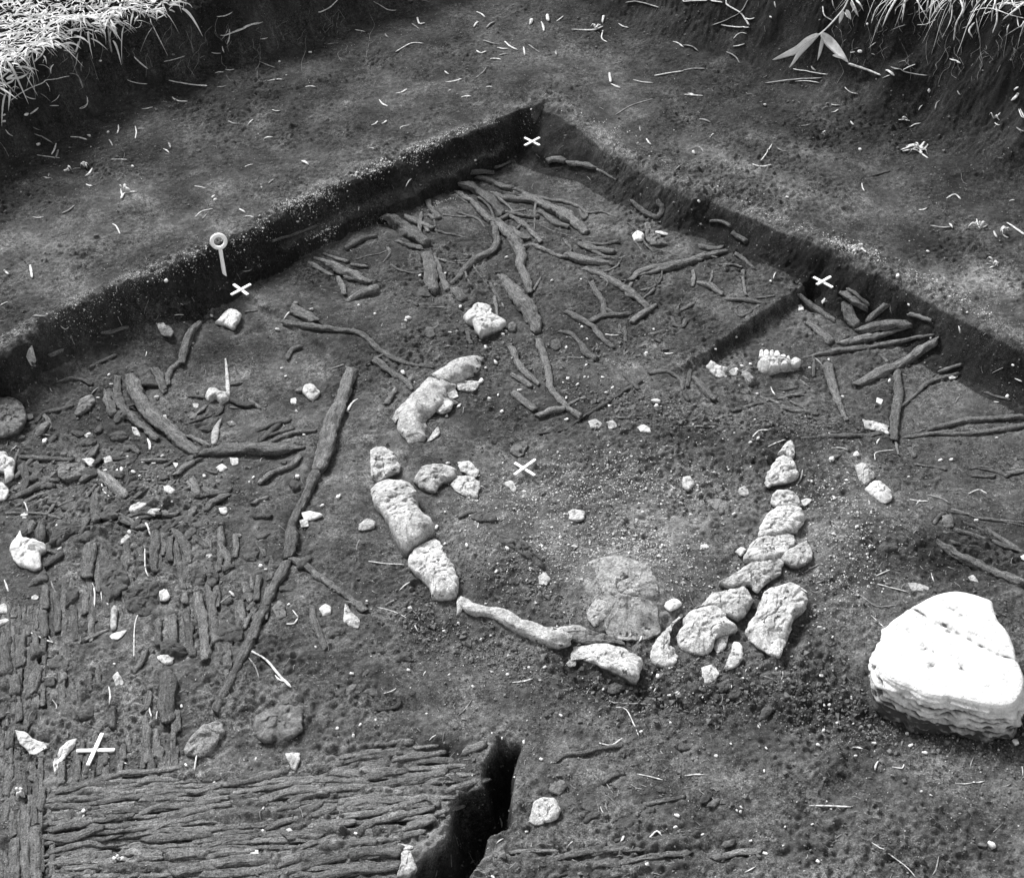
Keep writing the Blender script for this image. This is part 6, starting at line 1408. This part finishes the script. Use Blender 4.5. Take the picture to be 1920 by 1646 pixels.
special('bone_piece', M_bone, 'D 10,34,40,26: 1222,715 1195,770 1185,820 1180,865', 'thin pale blade of bone in front of the pale forked bone', 'bone', GRP['bone'], lift=.4, rough=.08)
special('bone_splinter', M_bone, 'U 56,74,66,58: 1262,1212 1258,1300 1252,1400 1250,1480', 'pitted upright strip of bone standing behind a leaf-shaped chip', 'bone', GRP['bone'], lift=.6, rough=.06)
c = hit(*tp('U', 1290, 1510), Z0); o = out_stone('U', [(1200,1530),(1230,1500),(1300,1478),(1392,1460),(1350,1520),(1290,1560),(1225,1556)], .3, 3, M_chip, 'leaf_chip', None, up=.004, seed=6, rough=.04)
setp(o, 'leaf-shaped white chip lying at the foot of the pitted bone strip', 'chip')
# stalk lying on the rotten stump
special('plant_stalk', M_straw, 'G 9,10,16: 1070,1052 1086,965 1120,888', 'pale stalk lying over the edge of the ragged rotten stump', 'stalk', lift=1.2, rough=.08)

# ------------------------------------------------------------------ drooping reed with leaves
def leaf(parent, pts, w, name='reed_leaf', mat_=M_grass, off=.012):
    P = np.array([hit(*tp('C', *q), Z) for q in pts]); P = P-np.array([ray(*tp('C', *q))/np.linalg.norm(ray(*tp('C', *q))) for q in pts])*np.linspace(off*1.8, off*.5, len(pts))[:, None]
    P = catmull(np.hstack([P, np.zeros((len(P), 1))]), .006)[:, :3]; n = len(P); T = np.gradient(P, axis=0); T /= np.linalg.norm(T, axis=1)[:, None]
    view = CP-P; S = np.cross(T, view); S /= np.linalg.norm(S, axis=1)[:, None]; N = np.cross(S, T); f = np.linspace(0, 1, n)
    hw = (np.sin(np.clip(f*1.0, 0, 1)**.65*math.pi)**.8*.94+.06)*w/2.939*mpp(P.mean(0))*.5; hw[-1] = .0003
    V = []
    for s, z in [(-1, 0), (-.5, -.18), (0, -.3), (.5, -.18), (1, 0)]: V.append(P+S*(hw*s)[:, None]+N*(hw*z)[:, None])
    for s, z in [(.5, -.26), (0, -.4), (-.5, -.26)]: V.append(P+S*(hw*s)[:, None]+N*(hw*z)[:, None])
    V = np.stack(V, 1).reshape(-1, 3); m_ = 8; F = [[i*m_+j, i*m_+(j+1) % m_, (i+1)*m_+(j+1) % m_, (i+1)*m_+j] for i in range(n-1) for j in range(m_)]
    return mesh_obj(name, V, np.array(F), mat_, parent=parent)
c = hit(*tp('C', 760, 185), Z); root = empty('drooping_reed', c); setp(root, 'drooping reed stem with broad pale leaves hanging onto the bench', 'reed')
rows = np.array([[*hit(*tp('C', *q), Z), .0022] for q in [(915,-10),(890,45),(850,95),(800,150),(755,190),(720,215)]])
rows[:, :3] += (CP-rows[:, :3])/np.linalg.norm(CP-rows[:, :3], axis=1)[:, None]*np.linspace(.03, .014, 6)[:, None]
Vv, Q, T, Gn = tube(catmull(rows, .006), flat=.9, rough=.06, ns=8); mesh_obj('reed_stem', Vv, [Q, T], M_grass, parent=root, attrs={'grain': Gn})
for pts, w in [([(750,188),(690,228),(640,270),(575,300),(495,332)], 46), ([(735,205),(680,255),(640,300),(610,345),(588,374)], 30), ([(776,192),(768,235),(757,285),(743,335)], 22),
               ([(763,182),(800,222),(840,265),(880,310),(912,345)], 54), ([(825,305),(870,318),(908,335)], 14), ([(885,60),(872,100),(862,132)], 24), ([(900,55),(915,80),(928,110)], 22), ([(925,10),(945,45),(968,92)], 20)]:
    leaf(root, pts, w)
o = special('plant_stalk', M_straw, 'C 16,13,9: 912,352 1000,380 1092,416', 'straw-coloured stalk continuing from the broadest reed leaf', 'stalk', lift=1.2, rough=.05)

# withered leaves on the bench, the floor's small dead twigs
def wither(px, py, n, size, lab, seed):
    r = np.random.default_rng(seed); parts = []; c = hit(px, py, Z); root = c
    for k in range(n):
        a = r.uniform(0, 6.28); L = size*r.uniform(.5, 1.1); q = [c+np.array([math.cos(a)*L*f, math.sin(a)*L*f*.8, .004+.012*math.sin(f*3)*r.uniform(.3, 1.2)]) for f in (0, .35, .7, 1)]
        rows = np.array([[*p, w] for p, w in zip(q, np.array([.4, 1, .8, .2])*r.uniform(.0015, .0042))]); rows = catmull(rows, .004); rows[:, 3] = np.maximum(rows[:, 3], .0004); rows[:, 2] = np.maximum(rows[:, 2], hz(rows[:, 0], rows[:, 1], Z)+.001)
        parts.append(tube(rows, flat=.35, rough=.25, ns=7, seed=seed+k, taper=(.5, .3)))
    Vv, Q, T, Gn = join(parts); o = mesh_obj('withered_leaf', Vv, [Q, T], M_straw, attrs={'grain': Gn}); setp(o, lab, 'leaf', 'withered leaves on the bench')
wither(1722, 283, 8, .045, 'largest withered leaf cluster on the right bench', 1); wither(1838, 428, 5, .03, 'curled withered leaf standing on the right bench near the rim', 2)
wither(1876, 437, 5, .026, 'withered leaf beside the curled one near the right rim', 3); wither(231, 360, 5, .028, 'star-shaped withered leaf on the left bench', 4); wither(128, 320, 3, .015, 'small tuft of dead leaf on the left bench, nearest the edge', 5)
wither(161, 316, 4, .018, 'small withered tuft on the left bench with one raised tip', 6); wither(1610, 470, 6, .026, 'small spidery tuft on the crumbly rim of the right wall', 7); wither(1862, 498, 4, .024, 'withered leaf low on the right bench near the edge', 8)
wither(1690, 228, 3, .018, 'tiny pale tuft on the right bench beyond the leaf cluster', 9); wither(1863, 225, 5, .022, 'scatter of dead leaf under the turf at the upper right', 10); wither(1210, 672, 5, .008, 'tiny star-shaped moss sprig near the hooked root', 11)
wither(1115, 55, 4, .022, 'withered leaf knot beyond the far corner of the trench', 12); wither(1540, 255, 3, .012, 'little withered leaf in the middle of the right bench', 13); wither(40, 1492, 5, .014, 'small pale sprig lying on the left column of boards', 14)
wither(1270, 1310, 4, .006, 'tiny sprig in the dark soil left of the white boulder', 15); wither(223, 1615, 5, .012, 'tiny root sprig in the dark hollow of the mat', 16)

# ------------------------------------------------------------------ turf: grass nobody could count
def blades(n, pts_fn, name, seed, L0=(.04, .11), w0=(.0014, .0032), down=.5):
    r = np.random.default_rng(seed); base, nv = pts_fn(r, n); n = len(base); L = r.uniform(*L0, n); w = r.uniform(*w0, n)
    a = r.uniform(0, 2*math.pi, n); out = nv*r.uniform(.2, 1.1, n)[:, None]+np.stack([np.cos(a), np.sin(a), np.zeros(n)], -1)*.8; out /= np.linalg.norm(out, axis=1)[:, None]
    k = 6; f = np.linspace(0, 1, k); up = r.uniform(.1, .8, n)*(1-down*.4); dn = r.uniform(.3, 1.6, n)*(down+.3)
    P = base[:, None]+out[:, None]*(L[:, None]*f)[..., None]; P[..., 2] += L[:, None]*(up[:, None]*f-dn[:, None]*f**2)
    P[..., :2] += (r.standard_normal((n, 1, 2))*.25*(f**2)[None, :, None]*L[:, None, None])
    zz = hz(P[..., 0].ravel(), P[..., 1].ravel(), Z).reshape(n, k)+.002; P[..., 2] = np.maximum(P[..., 2], zz)
    T = np.gradient(P, axis=1); T /= np.linalg.norm(T, axis=2)[..., None]+1e-9; S = np.cross(T, r.standard_normal((n, 1, 3))+np.array([0, 0, 1.2])); S /= np.linalg.norm(S, axis=2)[..., None]+1e-9
    hw = (np.array([.6, 1, 1, .8, .5, .05])[None]*w[:, None])[..., None]; N = np.cross(S, T)
    V = np.stack([P-S*hw, P+N*hw*.35, P+S*hw], 2).reshape(-1, 3)
    b = (np.arange(n)*k*3)[:, None, None]; i = (np.arange(k-1)*3)[None, :, None]; j = np.arange(2)[None, None]; q = (b+i+j).ravel()
    F = np.stack([q, q+1, q+4, q+3], -1); return mesh_obj(name, V, F, M_grass)
def region(poly_px, zref, zmin=.27):
    P = np.array([un(*q, zref)[:2] for q in poly_px])
    def fn(r, n):
        lo, hi = P.min(0), P.max(0); q = r.uniform(lo, hi, (n*6, 2)); ins = sd_poly(q[:, 0], q[:, 1], P) < 0; q = q[ins][:n]
        g = n3(np.hstack([q, q[:, :1]*0]), 14, 5); q = q[g > -.75+.2*r.standard_normal(len(q))]; z = hz(q[:, 0], q[:, 1], Z); q, z = q[z > zmin], z[z > zmin]
        nv = np.tile(np.array([.6, -.75, 0]), (len(q), 1)); return np.hstack([q, z[:, None]]), nv
    return fn
o = blades(5000, region([(-160,-90),(-160,190),(-20,215),(40,160),(90,105),(140,60),(230,48),(330,20),(440,-8),(460,-90)], .31, .285), 'turf_grass', 3, (.02, .05), (.0013, .0034), .35)
setp(o, 'dense pale turf grass on the uncut bank at the upper left', 'grass', kind='stuff')
o = blades(190, region([(-40,150),(-40,225),(10,200),(70,140),(150,70),(240,56),(350,22),(430,-5),(350,0),(200,20),(80,70)], .30, .25), 'turf_fringe_grass', 4, (.03, .06), (.0018, .004), 1.0)
setp(o, 'longer pale grass fringe hanging over the edge of the upper left turf', 'grass', kind='stuff')
def rt(r, n):
    s = r.uniform(0, 1, n)**.8; px = 1560+s*400; py = -38+s*40+r.normal(0, 12, n); B = np.array([hit(a, b, Z) for a, b in zip(px, py)]); return B, np.tile(np.array([-.5, -.8, 0]), (n, 1))
o = blades(120, rt, 'hanging_grass', 5, (.03, .085), (.0008, .0026), 1.4); setp(o, 'pale grass blades hanging over the bank at the upper right', 'grass', kind='stuff')
def roots(n, seed):
    r = np.random.default_rng(seed); parts = []
    for k in range(n):
        side = k % 2; px = r.uniform(1560, 1925) if side else r.uniform(60, 700); py = r.uniform(0, 120 if side else 90)+(0 if side else (700-px)*.08)
        L = r.uniform(15, 60); q = [(px, py)]; 
        for _ in range(4): q.append((q[-1][0]+r.normal(-1, 5), q[-1][1]+L/4*r.uniform(.5, 1.2)))
        rows = np.array([[*hit(*p, Z, lift=.002), .0005] for p in q]); parts.append(tube(catmull(rows, .01), ns=5, rough=.1, seed=k))
    Vv, Q, T, Gn = join(parts); return mesh_obj('hair_roots', Vv, [Q, T], M_fibre, attrs={'grain': Gn})
setp(roots(120, 6), 'fine hair roots dangling on the dark bank faces', 'roots', kind='stuff')

# ------------------------------------------------------------------ loose crumbs, grit and fibres (nobody could count them)
OCT = np.array([[1,0,0],[0,1,0],[-1,0,0],[0,-1,0],[0,0,1],[0,0,-1.]]); OF = np.array([[0,1,4],[1,2,4],[2,3,4],[3,0,4],[1,0,5],[2,1,5],[3,2,5],[0,3,5]])
def scatter(name, pts, r, mat_, lab, cat, seed, lift=.3, squash=.7):
    g = np.random.default_rng(seed); n = len(pts); z = hz(pts[:, 0], pts[:, 1], Z)+r*lift
    S = g.uniform(.6, 1.3, (n, 6))[..., None]*OCT[None]; S += g.normal(0, .16, S.shape)
    q = g.standard_normal((n, 4)); q /= np.linalg.norm(q, axis=1)[:, None]; w, x, y, zq = q.T
    Rm = np.stack([1-2*(y*y+zq*zq), 2*(x*y-w*zq), 2*(x*zq+w*y), 2*(x*y+w*zq), 1-2*(x*x+zq*zq), 2*(y*zq-w*x), 2*(x*zq-w*y), 2*(y*zq+w*x), 1-2*(x*x+y*y)], -1).reshape(n, 3, 3)
    S = np.einsum('nij,nkj->nki', Rm, S)*np.array([1, 1, squash]); V = (S*r[:, None, None]+np.hstack([pts, z[:, None]])[:, None]).reshape(-1, 3)
    F = (OF[None]+(np.arange(n)*6)[:, None, None]).reshape(-1, 3); o = mesh_obj(name, V, F, mat_, smooth_=False); return setp(o, lab, cat, kind='stuff')
def band(pts, z, width, n, r):
    P = np.array([un(*q, z)[:2] for q in pts]); L = np.linalg.norm(np.diff(P, axis=0), axis=1); c = np.concatenate([[0], np.cumsum(L)]); s = r.uniform(0, c[-1], n)
    return np.stack([np.interp(s, c, P[:, 0]), np.interp(s, c, P[:, 1])], -1)+r.normal(0, width, (n, 2))
r = np.random.default_rng(9)
def view_pts(n, y0=-30, y1=1700, dens=None):
    px = r.uniform(-60, 1980, n); py = r.uniform(y0, y1, n)**1.0; Pz = np.array([un(a, b, .03)[:2] for a, b in zip(px, py)]); 
    g = n3(np.hstack([Pz, Pz[:, :1]*0]), 9, 44)+.5*n3(np.hstack([Pz, Pz[:, :1]*0]), 30, 45); keep = g > r.uniform(-1.3, 1.0, n); return Pz[keep]
q = view_pts(46000); scatter('soil_crumbs', q, r.gamma(1.8, .0006, len(q))+.0006, M_crumb, 'dark peat crumbs lying all over the dug ground', 'crumbs', 1)
hp = np.vstack([band([(900,960),(1100,900),(1350,920)], 0, .06, 2600, r), band([(1000,1060),(1200,1020),(1300,1080)], 0, .05, 2200, r), band([(1520,900),(1600,1000),(1560,1120)], 0, .05, 1500, r)])
scatter('hearth_grit', hp, r.gamma(1.8, .0005, len(hp))+.0004, M_grit, 'pale grit and ash crumbs strewn over the hearth', 'grit', 7)
q = view_pts(15000); scatter('pale_grit', q, r.gamma(1.6, .00028, len(q))+.0003, M_grit, 'fine pale grit speckled over the dug ground', 'grit', 2)
hb = np.vstack([band([(1100,1290),(1400,1290),(1560,1300),(1750,1360),(1880,1400)], 0, .05, 2600, r), band([(760,1150),(830,1190),(1000,1260)], 0, .03, 900, r), band([(40,860),(250,900),(420,960)], 0, .06, 1200, r), band([(1050,740),(1300,790),(1600,800)], 0, .03, 1300, r), band([(900,640),(1100,690),(1240,640)], 0, .04, 700, r), band([(880,1080),(1000,1100),(1060,1160)], 0, .025, 500, r)])
scatter('coarse_crumbs', hb, r.gamma(1.3, .0011, len(hb))+.0006, M_crumb, 'coarse loose crumbs in drifts around the ring of pale rock', 'crumbs', 3)
sel = r.uniform(0, 1, len(hb)) < .10; scatter('drift_grit', hb[sel]+r.normal(0, .01, (sel.sum(), 2)), r.gamma(2.5, .0004, sel.sum())+.0005, M_grit, 'pale grit mixed into the loose drifts', 'grit', 4)
rb = np.vstack([band([(100,600),(250,530),(360,482),(450,438)], .1, .014, 1600, r), band([(450,438),(560,387),(640,345),(760,292),(800,270)], .1, .013, 2800, r), band([(800,270),(880,240),(1000,200)], .1, .012, 900, r),
                band([(540,392),(640,345),(760,292),(870,248)], .1, .007, 2600, r), band([(1490,432),(1560,458),(1640,480)], .07, .010, 1400, r),
                band([(560,455),(640,420),(740,385),(850,345)], .035, .005, 1500, r), band([(1080,215),(1300,330),(1480,425)], .07, .018, 1000, r), band([(1490,425),(1600,465),(1720,520),(1900,600)], .07, .018, 2000, r)])
g_ = n3(np.hstack([rb, rb[:, :1]*0]), 22, 9)+.5*n3(np.hstack([rb, rb[:, :1]*0]), 60, 19); rb = rb[g_ > r.uniform(-.35, .9, len(rb))]
scatter('crust_crumbs', rb, r.gamma(1.5, .0005, len(rb))+.0003, M_chip, 'whitish crumbs of dried crust along the rims of the trench walls', 'crumbs', 5)

def fibres(n, seed):
    g = np.random.default_rng(seed); P0 = view_pts(n); n = len(P0); a = g.uniform(0, 6.28, n); L = g.gamma(2, .005, n)+.004; w = g.uniform(.0003, .0008, n); k = 4; f = np.linspace(0, 1, k); cv = g.normal(0, .8, n)
    ang = a[:, None]+cv[:, None]*f; X = P0[:, :1]+np.cumsum(np.cos(ang), 1)*L[:, None]/k; Y = P0[:, 1:]+np.cumsum(np.sin(ang), 1)*L[:, None]/k; Zz = hz(X.ravel(), Y.ravel(), Z).reshape(n, k)+.0012
    S = np.stack([-np.sin(ang), np.cos(ang)], -1)*w[:, None, None]; A_ = np.stack([X+S[..., 0], Y+S[..., 1], Zz], -1); B_ = np.stack([X-S[..., 0], Y-S[..., 1], Zz], -1); M_ = np.stack([X, Y, Zz+w[:, None]], -1)
    V = np.stack([A_, M_, B_], 2).reshape(-1, 3); b = (np.arange(n)*k*3)[:, None, None]; i = (np.arange(k-1)*3)[None, :, None]; j = np.arange(2)[None, None]; q = (b+i+j).ravel()
    return mesh_obj('fine_fibres', V, np.stack([q, q+1, q+4, q+3], -1), M_fibre)
setp(fibres(3200, 8), 'fine root fibres and chaff scattered over the dug ground', 'chaff', kind='stuff')
finish_labels()
